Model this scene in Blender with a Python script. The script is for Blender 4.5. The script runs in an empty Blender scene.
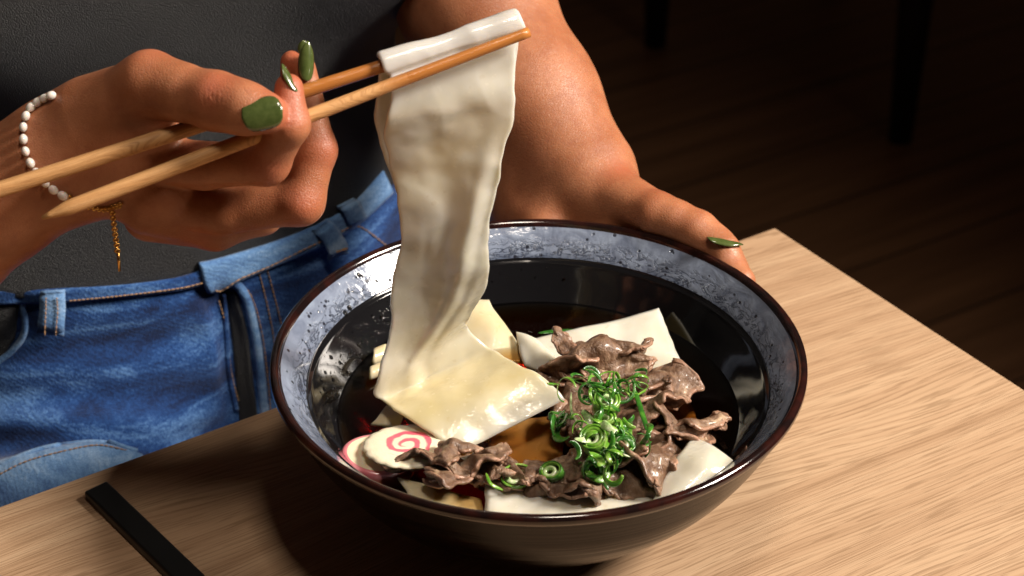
import bpy, math, random
import numpy as np
from mathutils import Matrix, Vector
random.seed(4); rng=np.random.default_rng(4)
scene=bpy.context.scene; COL=scene.collection
S=0.01                                   # everything below is written in centimetres
# ------------------------------------------------------------------ camera frame
pitch=.5569; roll=-.0032; K=70/36*1024
FW=np.array([0,math.cos(pitch),-math.sin(pitch)]); _r=np.array([1.,0,0]); _u=np.cross(_r,FW)
RT=_r*math.cos(roll)+_u*math.sin(roll); UP=-_r*math.sin(roll)+_u*math.cos(roll)
POS=np.array([-1.0211,4.872,7.3])-FW*82.3669
TH=.5806; CORNER=np.array([12.33,22.36,0.]); EA=np.array([math.cos(TH),math.sin(TH),0]); EB=np.array([-math.sin(TH),math.cos(TH),0])
def dirv(px,py): return FW+RT*(px-512)/K-UP*(py-288)/K
def atD(px,py,D): return POS+dirv(px,py)*D
def atz(px,py,z): d=dirv(px,py); return POS+d*((z-POS[2])/d[2])
def aty(px,py,y): d=dirv(px,py); return POS+d*((y-POS[1])/d[1])
def atR(px,py,R):
    d=dirv(px,py); a=d[0]**2+d[1]**2; b=POS[0]*d[0]+POS[1]*d[1]; c=POS[0]**2+POS[1]**2-R*R
    return POS+d*((-b+math.sqrt(max(b*b-a*c,0)))/a)
def tab(al,be,z): return CORNER+EA*al+EB*be+np.array([0,0,z])
# ------------------------------------------------------------------ scene helpers
def tag(o,label=None,cat=None,group=None,kind=None):
    if label: o['label']=label
    if cat: o['category']=cat
    if group: o['group']=group
    if kind: o['kind']=kind
    return o
def thing(name,loc,label,cat,group=None):
    o=bpy.data.objects.new(name,None); o.empty_display_size=.01; COL.objects.link(o); o.location=Vector(np.asarray(loc)*S)
    return tag(o,label,cat,group)
def mesh(name,V,Fs,mats,parent=None,loc=None,smooth=True,mi=None,attr=None):
    V=np.asarray(V,dtype=float)
    if parent is not None: base=np.array(parent.matrix_world.translation if False else WL(parent))
    else: base=np.asarray(loc if loc is not None else V.mean(0),dtype=float)
    me=bpy.data.meshes.new(name); me.from_pydata(((V-base)*S).tolist(),[],[tuple(int(i) for i in f) for f in Fs])
    if not isinstance(mats,(list,tuple)): mats=[mats]
    for m in mats: me.materials.append(m)
    if smooth: me.polygons.foreach_set('use_smooth',[True]*len(me.polygons))
    if mi is not None: me.polygons.foreach_set('material_index',list(mi))
    if attr is not None:
        for k,a in attr.items():
            t=me.attributes.new(k,'FLOAT','POINT'); t.data.foreach_set('value',np.asarray(a,dtype=np.float32))
    me.update()
    o=bpy.data.objects.new(name,me); COL.objects.link(o)
    if parent is not None: o.parent=parent; o.location=(0,0,0)
    else: o.location=Vector(base*S)
    return o
def WL(o):
    v=np.array(o.location)/S
    return v if o.parent is None else v+WL(o.parent)
class MB:
    def __init__(s): s.V=[];s.F=[];s.n=0;s.A=[];s.M=[]
    def add(s,V,F,a=None,m=0):
        V=np.asarray(V,float); s.V.append(V); s.F+= [tuple(int(i)+s.n for i in f) for f in F]; s.n+=len(V)
        s.A.append(np.zeros(len(V)) if a is None else np.asarray(a)); s.M+=[m]*len(F)
    def build(s,name,mats,parent=None,loc=None,smooth=True,attr=None):
        return mesh(name,np.concatenate(s.V),s.F,mats,parent,loc,smooth,s.M,{attr:np.concatenate(s.A)} if attr else None)
def cat_eval(G,su,sv):
    def cr(P,n):
        m=len(P); t=np.linspace(0,m-1,n); i=np.clip(t.astype(int),0,m-2); f=(t-i)
        E=np.concatenate([[2*P[0]-P[1]],P,[2*P[-1]-P[-2]]])
        sh=(n,)+(1,)*(P.ndim-1); f=f.reshape(sh); p0,p1,p2,p3=E[i],E[i+1],E[i+2],E[i+3]
        return .5*(2*p1+(p2-p0)*f+(2*p0-5*p1+4*p2-p3)*f*f+(3*p1-p0-3*p2+p3)*f**3)
    A=cr(G,su); return np.swapaxes(cr(np.swapaxes(A,0,1),sv),0,1)
def gnorm(G):
    du=np.gradient(G,axis=0); dv=np.gradient(G,axis=1); n=np.cross(du,dv); return n/np.maximum(np.linalg.norm(n,axis=-1,keepdims=True),1e-9)
def sheet(G,t,edge=2):
    """closed thin slab round the dense grid G (su,sv,3); rounded rims"""
    su,sv=G.shape[:2]; n=gnorm(G)
    i=np.arange(su)[:,None]; j=np.arange(sv)[None]; d=np.minimum(np.minimum(i,su-1-i),np.minimum(j,sv-1-j))
    w=np.sqrt(1-(1-np.clip((d+.25)/edge,0,1))**2)[...,None]*t/2
    A=(G+n*w).reshape(-1,3); B=(G-n*w).reshape(-1,3); N=su*sv
    F=[]
    for a in range(su-1):
        for b in range(sv-1):
            q=a*sv+b; F.append((q,q+sv,q+sv+1,q+1)); F.append((N+q,N+q+1,N+q+sv+1,N+q+sv))
    loop=[b for b in range(sv)]+[a*sv+sv-1 for a in range(1,su)]+[(su-1)*sv+b for b in range(sv-2,-1,-1)]+[a*sv for a in range(su-2,0,-1)]
    for k in range(len(loop)):
        p,q=loop[k],loop[(k+1)%len(loop)]; F.append((p,q,N+q,N+p))
    dn=np.clip(d/ (min(su,sv)*.12),0,1).reshape(-1)
    return np.concatenate([A,B]),F,np.concatenate([dn,dn])
def tube(P,r,n=8,cap=True,flat=None):
    P=np.asarray(P,float); m=len(P); r=np.broadcast_to(r,(m,)); T=np.gradient(P,axis=0); T/=np.maximum(np.linalg.norm(T,axis=1,keepdims=True),1e-9)
    a=np.array([0,0,1.]) if abs(T[0][2])<.9 else np.array([1.,0,0]); N=np.cross(T[0],a); N/=np.linalg.norm(N); V=[]
    for i in range(m):
        N=N-T[i]*N.dot(T[i]); N/=np.linalg.norm(N); B=np.cross(T[i],N)
        for k in range(n):
            c,s=math.cos(2*math.pi*k/n),math.sin(2*math.pi*k/n); V.append(P[i]+(N*c+B*s*(flat or 1))*r[i])
    F=[(i*n+k,i*n+(k+1)%n,(i+1)*n+(k+1)%n,(i+1)*n+k) for i in range(m-1) for k in range(n)]
    if cap: F+= [tuple(range(n-1,-1,-1)),tuple((m-1)*n+k for k in range(n))]
    return np.array(V),F
def path(pts,n):
    pts=np.asarray(pts,float); return cat_eval(pts[:,None,:].repeat(2,1),n,2)[:,0]
def lathe(prof,n=128,c=(0,0,0)):
    prof=np.asarray(prof,float); m=len(prof); V=[];F=[]
    for r,z in prof:
        for k in range(n): a=2*math.pi*k/n; V.append((c[0]+r*math.cos(a),c[1]+r*math.sin(a),c[2]+z))
    for i in range(m-1):
        for k in range(n): F.append((i*n+k,i*n+(k+1)%n,(i+1)*n+(k+1)%n,(i+1)*n+k))
    return np.array(V),F
def noise3(P,seed,octs=3,scale=1.):
    r=np.random.default_rng(seed); out=0
    for o in range(octs):
        for k in range(4):
            d=r.normal(size=3); d/=np.linalg.norm(d); out=out+np.sin(P@d*scale*2**o*(.8+.5*r.random())+r.random()*6.28)*.5**o*.4
    return out
from mathutils import noise as mn
def pn(P,seed,octs=3,scale=1.,ridge=False):
    Q=(np.asarray(P).reshape(-1,3)*scale+seed*7.31).tolist(); out=np.zeros(len(Q))
    for o in range(octs):
        k=2.**o; v=np.array([mn.noise((a*k,b*k,c*k)) for a,b,c in Q]); out+=(-np.abs(v) if ridge else v)*.5**o
    return out.reshape(np.asarray(P).shape[:-1])
# ------------------------------------------------------------------ signed-distance modelling
def smin(a,b,k):
    h=np.maximum(k-np.abs(a-b),0)/k; return np.minimum(a,b)-h*h*k*.25
def cap(P,a,b,ra,rb,ax=None,f=1.):
    a=np.asarray(a,float);b=np.asarray(b,float); pa=P-a; ba=b-a
    h=np.clip((pa@ba)/max(ba@ba,1e-9),0,1); q=pa-h[...,None]*ba
    if ax is not None:
        ax=np.asarray(ax,float)/np.linalg.norm(ax); q=q+(q@ax)[...,None]*ax*(f-1)
    return np.sqrt((q*q).sum(-1))-(ra+(rb-ra)*h)
def chain(P,pts,k=.25,**kw):
    d=None
    for (a,ra),(b,rb) in zip(pts[:-1],pts[1:]):
        e=cap(P,a,b,ra,rb,**kw); d=e if d is None else smin(d,e,k)
    return d
def surfnets(fn,lo,hi,h):
    lo=np.array(lo,float); n=np.ceil((np.array(hi)-lo)/h).astype(int)+1
    xs=[lo[i]+h*np.arange(n[i]) for i in range(3)]
    Fv=np.empty(tuple(n))
    B=8; nb=[-(-int(k)//B) for k in n]; g=np.stack(np.meshgrid(*[np.arange(k) for k in nb],indexing='ij'),-1).reshape(-1,3)
    dc=fn(lo+(g*B+(B-1)/2)*h); need=np.abs(dc)<B*h*.87*1.7+.5
    for q,dv in zip(g[~need]*B,dc[~need]): Fv[q[0]:q[0]+B,q[1]:q[1]+B,q[2]:q[2]+B]=dv
    loc=np.stack(np.meshgrid(*[np.arange(B)]*3,indexing='ij'),-1); gn=g[need]*B
    for c0 in range(0,len(gn),128):
        q=gn[c0:c0+128]; v=fn(lo+(q[:,None,None,None]+loc[None])*h)
        for (x,y,z),w in zip(q,v): Fv[x:x+B,y:y+B,z:z+B]=w[:n[0]-x,:n[1]-y,:n[2]-z]
    s=Fv<0; c=np.zeros(tuple(n-1),int)
    offs=[(x,y,z) for x in(0,1) for y in(0,1) for z in(0,1)]
    sl=lambda A,o:A[o[0]:o[0]+n[0]-1,o[1]:o[1]+n[1]-1,o[2]:o[2]+n[2]-1]
    for o in offs: c+=sl(s,o)
    I=np.argwhere((c>0)&(c<8)); idx=-np.ones(tuple(n-1),int); idx[tuple(I.T)]=np.arange(len(I))
    acc=np.zeros((len(I),3)); cnt=np.zeros(len(I))
    for a in offs:
        for b in offs:
            df=np.subtract(b,a)
            if df.min()<0 or df.sum()!=1: continue
            fa=Fv[tuple((I+a).T)]; fb=Fv[tuple((I+b).T)]; m=(fa<0)!=(fb<0); t=np.where(m,fa/np.where(m,fa-fb,1),0)
            acc+=np.where(m[:,None],np.array(a)+t[:,None]*df,0); cnt+=m
    V=lo+(I+acc/cnt[:,None])*h; Q=[]
    for ax in range(3):
        u,v=(ax+1)%3,(ax+2)%3; A=[slice(None)]*3; B=[slice(None)]*3; A[ax]=slice(0,n[ax]-1); B[ax]=slice(1,n[ax])
        ch=s[tuple(A)]!=s[tuple(B)]; E=np.argwhere(ch); E=E[(E[:,u]>0)&(E[:,v]>0)&(E[:,u]<n[u]-1)&(E[:,v]<n[v]-1)]
        ins=s[tuple(E.T)]; eu=np.zeros(3,int);eu[u]=1; ev=np.zeros(3,int);ev[v]=1
        q=np.stack([idx[tuple((E-eu-ev).T)],idx[tuple((E-ev).T)],idx[tuple(E.T)],idx[tuple((E-eu).T)]],1)
        q[~ins]=q[~ins][:,::-1]; Q.append(q)
    return V,np.concatenate(Q)
def march(fn,px,py,t0,t1,n=260):
    """first hit of the pixel ray with a field given in world cm"""
    d=dirv(px,py); t=np.linspace(t0,t1,n); v=fn(POS+d*t[:,None]); k=np.argmax(v<0)
    if v[k]>=0: return None
    if k>0: a=v[k-1];b=v[k]; tt=t[k-1]+(t[k]-t[k-1])*a/(a-b)
    else: tt=t[0]
    p=POS+d*tt; e=.05; g=np.array([fn((p+np.eye(3)[i]*e)[None])[0]-fn((p-np.eye(3)[i]*e)[None])[0] for i in range(3)]); g/=np.linalg.norm(g)+1e-9
    return p,g
# ------------------------------------------------------------------ materials
class N:
    def __init__(s,name):
        s.m=bpy.data.materials.new(name); s.m.use_nodes=True; s.t=s.m.node_tree; s.b=s.t.nodes['Principled BSDF']; s.out=s.t.nodes['Material Output']
        tc=s.t.nodes.new('ShaderNodeTexCoord'); mp=s.t.nodes.new('ShaderNodeMapping'); s.t.links.new(tc.outputs['Object'],mp.inputs[0]); mp.inputs['Scale'].default_value=(100,100,100); s.cm=mp.outputs[0]
    def node(s,ty,**kw):
        n=s.t.nodes.new('ShaderNode'+ty)
        for k,v in kw.items(): setattr(n,k,v)
        return n
    def put(s,sock,v):
        if hasattr(v,'is_linked') or hasattr(v,'links'): s.t.links.new(v,sock)
        else:
            if isinstance(v,(tuple,list)) and len(v)==3 and sock.type=='RGBA': v=(*v,1)
            sock.default_value=v
    def set(s,**kw):
        nm=dict(col='Base Color',rough='Roughness',coat='Coat Weight',coatr='Coat Roughness',sss='Subsurface Weight',sssr='Subsurface Radius',ssss='Subsurface Scale',ior='IOR',metal='Metallic',spec='Specular IOR Level',sheen='Sheen Weight',trans='Transmission Weight',nrm='Normal',coatn='Coat Normal')
        for k,v in kw.items(): s.put(s.b.inputs[nm[k]],v)
        return s
    def scale(s,v,sc,rot=(0,0,0)):
        n=s.node('Mapping'); s.put(n.inputs[0],v); n.inputs['Scale'].default_value=sc; n.inputs['Rotation'].default_value=rot; return n.outputs[0]
    def noise(s,v,scale=1,det=3,rough=.5,dist=0):
        n=s.node('TexNoise'); s.put(n.inputs['Vector'],v); n.inputs['Scale'].default_value=scale; n.inputs['Detail'].default_value=det; n.inputs['Roughness'].default_value=rough; n.inputs['Distortion'].default_value=dist; return n.outputs['Fac']
    def voro(s,v,scale=1,feature='F1',out='Distance',rnd=1):
        n=s.node('TexVoronoi',feature=feature); s.put(n.inputs['Vector'],v); n.inputs['Scale'].default_value=scale; n.inputs['Randomness'].default_value=rnd; return n.outputs[out]
    def ramp(s,f,stops,interp='LINEAR'):
        n=s.node('ValToRGB'); s.put(n.inputs[0],f); cr=n.color_ramp; cr.interpolation=interp
        while len(cr.elements)<len(stops): cr.elements.new(.5)
        for e,(p,c) in zip(cr.elements,stops):
            e.position=p; e.color=(c,c,c,1) if not isinstance(c,(tuple,list)) else (*c,1)
        return n.outputs[0]
    def mix(s,f,a,b,ty='MIX'):
        n=s.node('Mix',data_type='RGBA',blend_type=ty); s.put(n.inputs[0],f); s.put(n.inputs[6],a); s.put(n.inputs[7],b); return n.outputs[2]
    def math(s,op,a,b=None,c=None):
        n=s.node('Math',operation=op); s.put(n.inputs[0],a)
        if b is not None: s.put(n.inputs[1],b)
        if c is not None: s.put(n.inputs[2],c)
        return n.outputs[0]
    def sep(s,v): n=s.node('SeparateXYZ'); s.put(n.inputs[0],v); return n.outputs
    def comb(s,x,y,z): 
        n=s.node('CombineXYZ'); s.put(n.inputs[0],x); s.put(n.inputs[1],y); s.put(n.inputs[2],z); return n.outputs[0]
    def attr(s,name): n=s.node('Attribute'); n.attribute_name=name; return n.outputs['Fac']
    def bump(s,h,dist=.02,st=1,nrm=None):
        n=s.node('Bump'); s.put(n.inputs['Height'],h); n.inputs['Distance'].default_value=dist*S; n.inputs['Strength'].default_value=st
        if nrm is not None: s.put(n.inputs['Normal'],nrm)
        return n.outputs[0]
M={}
def simple(name,col,rough=.5,**kw):
    n=N(name); n.set(col=col,rough=rough,**kw); M[name]=n.m; return n
# wood of the table: oak, grain along local x
def wood(name,cols,gs=1.,rough=.55):
    n=N(name); c=n.cm; x,y,z=n.sep(c)
    warp=n.noise(n.scale(c,(.018*gs,.10*gs,.1*gs)),1,2,.5)
    yy=n.math('ADD',y,n.math('MULTIPLY',warp,9.))
    ring=n.math('SINE',n.math('MULTIPLY',yy,4.3*gs))
    wide=n.noise(n.comb(n.math('MULTIPLY',x,.03*gs),n.math('MULTIPLY',yy,.55*gs),z),1,3,.6)
    fine=n.noise(n.comb(n.math('MULTIPLY',x,.07*gs),n.math('MULTIPLY',yy,7.*gs),z),1,5,.75,.0)
    pore=n.noise(n.comb(n.math('MULTIPLY',x,.38*gs),n.math('MULTIPLY',yy,11.*gs),z),1,2,.5)
    f=n.math('ADD',n.math('MULTIPLY',ring,.035),n.math('ADD',n.math('MULTIPLY',wide,.46),n.math('MULTIPLY',fine,.44)))
    col=n.ramp(f,[(.28,cols[0]),(.44,cols[1]),(.62,cols[2])])
    pm=n.ramp(pore,[(.38,1.),(.47,0.)])
    ln=n.math('SINE',n.math('ADD',n.math('MULTIPLY',yy,27.*gs**.5),n.math('MULTIPLY',n.noise(n.comb(n.math('MULTIPLY',x,.05*gs),n.math('MULTIPLY',yy,.8*gs),z),1,3,.6),12.)))
    lm=n.math('MULTIPLY',n.ramp(ln,[(.2,0.),(.95,1.)]),n.ramp(n.noise(n.comb(n.math('MULTIPLY',x,.16*gs),n.math('MULTIPLY',yy,3.*gs),3.),1,4,.7),[(.36,0.),(.54,1.)]))
    pm=n.math('MAXIMUM',n.math('MULTIPLY',lm,.72),pm)
    col=n.mix(n.math('MULTIPLY',pm,.55),col,cols[3])
    if name=='bamboo':
        wt=n.ramp(n.math('DIVIDE',x,20.),[(.60,0.),(.68,1.)]); col=n.mix(wt,col,n.mix(fine,(.30,.10,.02),(.50,.20,.05))); rough=n.math('SUBTRACT',.5,n.math('MULTIPLY',wt,.3))
    n.set(col=col,rough=n.math('ADD',rough,n.math('MULTIPLY',fine,.1)),nrm=n.bump(n.math('SUBTRACT',fine,n.math('MULTIPLY',pm,.5)),.02,.5),spec=.35)
    M[name]=n.m
wood('oak',[(.30,.18,.10),(.42,.272,.163),(.51,.355,.222),(.20,.115,.058)])
wood('bamboo',[(.50,.24,.085),(.60,.32,.125),(.68,.40,.18),(.34,.15,.05)],3.,.45)
def floor_mat():
    n=N('floor_boards'); c=n.scale(n.cm,(1,1,1),(0,0,math.radians(-32))); x,y,z=n.sep(c)
    row=n.math('FLOOR',n.math('DIVIDE',y,14.)); f=n.noise(n.comb(n.math('MULTIPLY',x,.02),n.math('ADD',n.math('MULTIPLY',y,.35),n.math('MULTIPLY',row,7.3)),z),1,4,.6)
    col=n.ramp(f,[(.3,(.085,.038,.016)),(.7,(.17,.08,.036))])
    g=n.math('FRACT',n.math('DIVIDE',y,14.)); gap=n.math('LESS_THAN',g,.03)
    n.set(col=n.mix(gap,col,(.012,.007,.004)),rough=.5); M['floor']=n.m
floor_mat()
def skin():
    n=N('skin'); c=n.cm; red=n.attr('red')
    a=n.noise(c,.5,3,.55); b=n.noise(c,2.2,4,.65); d=n.noise(c,9,2,.5)
    col=n.mix(n.ramp(a,[(.35,0.),(.68,1.)]),(.31,.108,.046),(.43,.172,.082))
    col=n.mix(n.math('MULTIPLY',n.ramp(b,[(.48,0.),(.72,1.)]),.38),col,(.25,.07,.032))
    col=n.mix(n.math('MULTIPLY',red,.65),col,(.42,.105,.055)); col=n.mix(n.math('MULTIPLY',n.ramp(d,[(.60,0.),(.72,1.)]),.22),col,(.22,.07,.035))
    v=n.voro(c,9,'DISTANCE_TO_EDGE'); v2=n.voro(n.scale(c,(1,1,1),(.4,.2,.9)),4.2,'DISTANCE_TO_EDGE'); f=n.noise(c,14,3,.6)
    h=n.math('ADD',n.math('ADD',n.math('MULTIPLY',n.ramp(v,[(0,0.),(.10,1.)]),.5),n.math('MULTIPLY',n.ramp(v2,[(0,0.),(.05,1.)]),.35)),n.math('MULTIPLY',f,1.1))
    n.set(col=col,rough=n.ramp(b,[(.3,.36),(.7,.50)]),spec=.5,sss=.18,sssr=(1,.3,.15),ssss=.003,nrm=n.bump(h,.015,.7)); M['skin']=n.m
skin()
def nail():
    n=N('nail_polish'); f=n.noise(n.cm,5,2)
    n.set(col=n.ramp(f,[(.3,(.050,.072,.018)),(.7,(.075,.10,.028))]),rough=.18,coat=1.,coatr=.04); M['nail']=n.m
nail()
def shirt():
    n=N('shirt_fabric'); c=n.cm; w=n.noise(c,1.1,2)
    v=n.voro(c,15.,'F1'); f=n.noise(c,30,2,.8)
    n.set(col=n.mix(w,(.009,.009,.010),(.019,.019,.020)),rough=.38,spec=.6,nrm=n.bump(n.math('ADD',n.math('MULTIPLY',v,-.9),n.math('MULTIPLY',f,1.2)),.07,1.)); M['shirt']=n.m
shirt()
def denim(name,dark,mid,light,bias=0.):
    n=N(name); c=n.cm; x,y,z=n.sep(c)
    d=n.math('ADD',n.math('MULTIPLY',x,9.),n.math('MULTIPLY',z,15.)); tw=n.math('SINE',n.math('MULTIPLY',n.math('ADD',d,n.math('MULTIPLY',n.noise(c,2.5,2),5.)),1.7))
    yarn=n.noise(n.scale(c,(14,14,5)),1,3,.7); sp=n.noise(n.scale(c,(5,5,9)),1,3,.7)
    wear=n.noise(n.scale(c,(.12,.12,.55)),1,4,.62,.6); w2=n.noise(c,.25,2)
    f=n.math('ADD',n.math('ADD',n.math('MULTIPLY',wear,1.15),n.math('MULTIPLY',w2,.3)),n.math('ADD',n.math('MULTIPLY',yarn,.42),n.math('MULTIPLY',sp,.30)))
    f=n.math('ADD',f,n.math('MULTIPLY',tw,.012)); f=n.math('ADD',f,bias-.54)
    col=n.ramp(f,[(.38,dark),(.58,mid),(.86,light)])
    n.set(col=col,rough=.85,sheen=.15,spec=.2,nrm=n.bump(n.math('ADD',n.math('MULTIPLY',tw,.1),n.math('ADD',yarn,sp)),.05,.7)); M[name]=n.m
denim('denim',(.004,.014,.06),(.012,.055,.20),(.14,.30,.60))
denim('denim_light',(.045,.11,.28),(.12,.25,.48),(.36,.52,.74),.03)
simple('thread',(.36,.21,.10),.8)
def noodle(name,a,b):
    n=N(name); c=n.cm; f=n.noise(c,.55,2,.5,.4); g=n.noise(c,3,2,.5); wet=n.attr('wet'); pale=n.attr('pale')
    col=n.mix(n.ramp(f,[(.35,0.),(.7,1.)]),a,b); sp=n.ramp(n.noise(c,2.6,1),[(.70,0.),(.74,1.)]); col=n.mix(n.math('MULTIPLY',sp,.25),col,(.50,.40,.25))
    col=n.mix(n.math('MULTIPLY',wet,.7),col,(.62,.47,.17)); col=n.mix(pale,col,(.62,.58,.54))
    n.set(col=col,rough=n.ramp(g,[(.3,.14),(.75,.30)]),coat=1.,coatr=.06,sss=.5,sssr=(1,.8,.5),ssss=.008,spec=.5,nrm=n.bump(n.math('ADD',f,n.math('MULTIPLY',g,.10)),.05,.5),coatn=n.bump(n.math('ADD',n.noise(c,1.6,2),n.math('MULTIPLY',n.noise(c,4.5,3),.4)),.11,.8)); M[name]=n.m
noodle('noodle',(.60,.55,.43),(.74,.695,.59)); noodle('noodle_white',(.78,.75,.71),(.86,.84,.81)); noodle('noodle_soaked',(.72,.56,.32),(.78,.66,.45))
def beef():
    n=N('beef'); c=n.cm; f=n.noise(c,1.6,4,.6,.8); g=n.noise(n.scale(c,(9,9,4)),1,4,.7); e=n.attr('rim')
    col=n.ramp(f,[(.3,(.070,.032,.016)),(.46,(.155,.084,.048)),(.60,(.245,.150,.092)),(.72,(.50,.35,.22))])
    rim=n.math('MULTIPLY',n.math('SUBTRACT',1.,e),n.ramp(n.noise(c,1.3,2),[(.4,.15),(.6,.85)]))
    col=n.mix(rim,col,(.42,.23,.15))
    h=n.math('ADD',n.math('MULTIPLY',f,.7),n.math('MULTIPLY',g,.55))
    n.set(col=col,rough=n.ramp(g,[(.3,.22),(.7,.5)]),coat=.32,coatr=.16,spec=.5,sss=.08,sssr=(1,.4,.25),ssss=.002,nrm=n.bump(h,.13,1.)); M['beef']=n.m
beef()
def scal(name,a,b,c3):
    n=N(name); c=n.cm; f=n.noise(n.scale(c,(2,2,2)),1,3,.6); col=n.ramp(f,[(.32,a),(.55,b),(.72,c3)])
    n.set(col=col,rough=.25,coat=.6,coatr=.08,sss=.2,sssr=(.4,1,.3),ssss=.002,nrm=n.bump(n.noise(c,12,2),.03,.5)); M[name]=n.m
scal('scallion_dark',(.012,.065,.010),(.035,.15,.015),(.10,.27,.03)); scal('scallion_bright',(.055,.18,.015),(.14,.31,.03),(.36,.48,.14)); scal('scallion_pale',(.22,.42,.10),(.52,.64,.34),(.74,.78,.60))
def fishcake():
    n=N('fish_cake'); c=n.cm; x,y,z=n.sep(c)
    wob=n.math('MULTIPLY',n.math('SUBTRACT',n.noise(c,1.6,2),.5),.35)
    r=n.math('ADD',n.math('SQRT',n.math('ADD',n.math('POWER',x,2.),n.math('POWER',n.math('MULTIPLY',y,1.),2.))),wob)
    th=n.math('DIVIDE',n.math('ARCTAN2',y,x),2*math.pi)
    s=n.math('FRACT',n.math('ADD',n.math('DIVIDE',r,.50),th)); band=n.ramp(s,[(.0,0.),(.14,1.),(.50,1.),(.66,0.)])
    m=n.math('MULTIPLY',band,n.math('MULTIPLY',n.ramp(r,[(.12,0.),(.2,1.)]),n.ramp(r,[(.0,1.),(.97,1.),(1.,0.)])))
    inside=n.math('LESS_THAN',r,1.08); m=n.math('MULTIPLY',m,inside)
    n.set(col=n.mix(m,(.80,.72,.54),(.78,.12,.18)),rough=.3,coat=.5,coatr=.1,sss=.3,sssr=(1,.7,.5),ssss=.004,nrm=n.bump(n.noise(c,5,3),.04,.5)); M['fish_cake']=n.m
    n=N('fish_cake_skin'); n.set(col=n.mix(n.noise(n.cm,.8,2),(.72,.10,.17),(.85,.42,.42)),rough=.28,coat=.6,coatr=.1,sss=.3,sssr=(1,.6,.5),ssss=.004); M['fish_cake_skin']=n.m
    simple('fish_cake_plain',(.80,.70,.50),.3,coat=.5,coatr=.1,sss=.3,ssss=.004)
fishcake()
def glaze():
    n=N('black_glaze'); f=n.noise(n.cm,2,2); n.set(col=(.006,.006,.007),rough=.08,spec=.4,coat=.1,coatr=.06,nrm=n.bump(n.noise(n.cm,.7,2),.03,.35)); M['glaze']=n.m
    n=N('outer_glaze'); c=n.cm; x,y,z=n.sep(c); f=n.noise(n.comb(n.math('MULTIPLY',x,.05),n.math('MULTIPLY',y,.05),n.math('MULTIPLY',z,3.)),1,3)
    n.set(col=n.ramp(f,[(.4,(.003,.002,.002)),(.7,(.009,.005,.004))]),rough=.16,spec=.5,ior=1.16,coat=.0,coatr=.1,nrm=n.bump(f,.05,.5)); M['outer']=n.m
    n=N('rim_glaze'); c=n.cm; f=n.noise(c,1.1,3); n.set(col=n.ramp(f,[(.4,(.008,.004,.004)),(.72,(.030,.007,.005))]),rough=.12,coat=.5,coatr=.05); M['rim']=n.m
    n=N('blue_band_glaze'); c=n.cm; x,y,z=n.sep(c)
    a=n.math('ARCTAN2',y,x); u=n.math('MULTIPLY',a,10.)
    p=n.comb(u,n.math('MULTIPLY',z,2.2),0.)
    w=n.noise(p,.9,3,.6,.5)
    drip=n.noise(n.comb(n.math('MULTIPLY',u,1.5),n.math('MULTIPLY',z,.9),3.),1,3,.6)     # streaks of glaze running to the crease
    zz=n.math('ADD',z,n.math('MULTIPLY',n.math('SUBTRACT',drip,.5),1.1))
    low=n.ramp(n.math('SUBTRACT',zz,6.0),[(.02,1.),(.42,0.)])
    pits=n.voro(n.comb(u,n.math('MULTIPLY',z,1.6),0.),1.9); pit=n.ramp(pits,[(.13,1.),(.19,0.)])
    pm=n.math('MULTIPLY',pit,n.ramp(n.noise(p,.8,2),[(.35,0.),(.42,1.)]))
    arcs=n.ramp(n.noise(n.comb(n.math('MULTIPLY',u,1.2),n.math('MULTIPLY',z,3.6),1.),1,4,.6,1.2),[(.455,0.),(.49,1.),(.52,1.),(.555,0.)])
    am=n.math('MULTIPLY',arcs,n.ramp(n.math('SUBTRACT',z,5.9),[(.6,1.),(1.05,0.)]))
    col=n.ramp(w,[(.3,(.12,.145,.21)),(.7,(.235,.28,.37))])
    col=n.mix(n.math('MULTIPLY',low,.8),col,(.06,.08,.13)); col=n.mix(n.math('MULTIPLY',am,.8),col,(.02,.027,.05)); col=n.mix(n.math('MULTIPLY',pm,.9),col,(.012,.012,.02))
    h=n.math('SUBTRACT',n.math('ADD',w,n.math('MULTIPLY',drip,.8)),n.math('ADD',n.math('MULTIPLY',pm,.8),n.math('MULTIPLY',am,.5)))
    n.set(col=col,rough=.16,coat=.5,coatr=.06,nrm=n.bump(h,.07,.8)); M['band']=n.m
glaze()
def broth():
    n=N('broth'); t=n.t; t.nodes.remove(n.b)
    tr=n.node('BsdfTransparent'); gl=n.node('BsdfGlossy'); gl.inputs['Roughness'].default_value=.03; fr=n.node('Fresnel'); fr.inputs[0].default_value=1.34
    bp=n.bump(n.noise(n.cm,.7,1),.03,.25); t.links.new(bp,gl.inputs['Normal']); t.links.new(bp,fr.inputs['Normal'])
    mx=n.node('MixShader'); t.links.new(fr.outputs[0],mx.inputs[0]); t.links.new(tr.outputs[0],mx.inputs[1]); t.links.new(gl.outputs[0],mx.inputs[2]); t.links.new(mx.outputs[0],n.out.inputs[0])
    va=n.node('VolumeAbsorption'); va.inputs['Color'].default_value=(.97,.66,.10,1); va.inputs['Density'].default_value=230.; t.links.new(va.outputs[0],n.out.inputs['Volume']); M['broth']=n.m
broth()
def water():
    n=N('water_drop'); n.set(col=(1,1,1),rough=.02,trans=1.,ior=1.33); M['water']=n.m
water()
simple('pearl',(.80,.74,.68),.22,coat=.7,coatr=.08,sss=.2,ssss=.001); simple('gold',(.72,.42,.12),.25,metal=1.)
simple('black_lacquer',(.004,.004,.004),.38,spec=.3); simple('chair_black',(.006,.005,.005),.6); simple('table_leg',(.03,.03,.03),.5)
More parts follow.
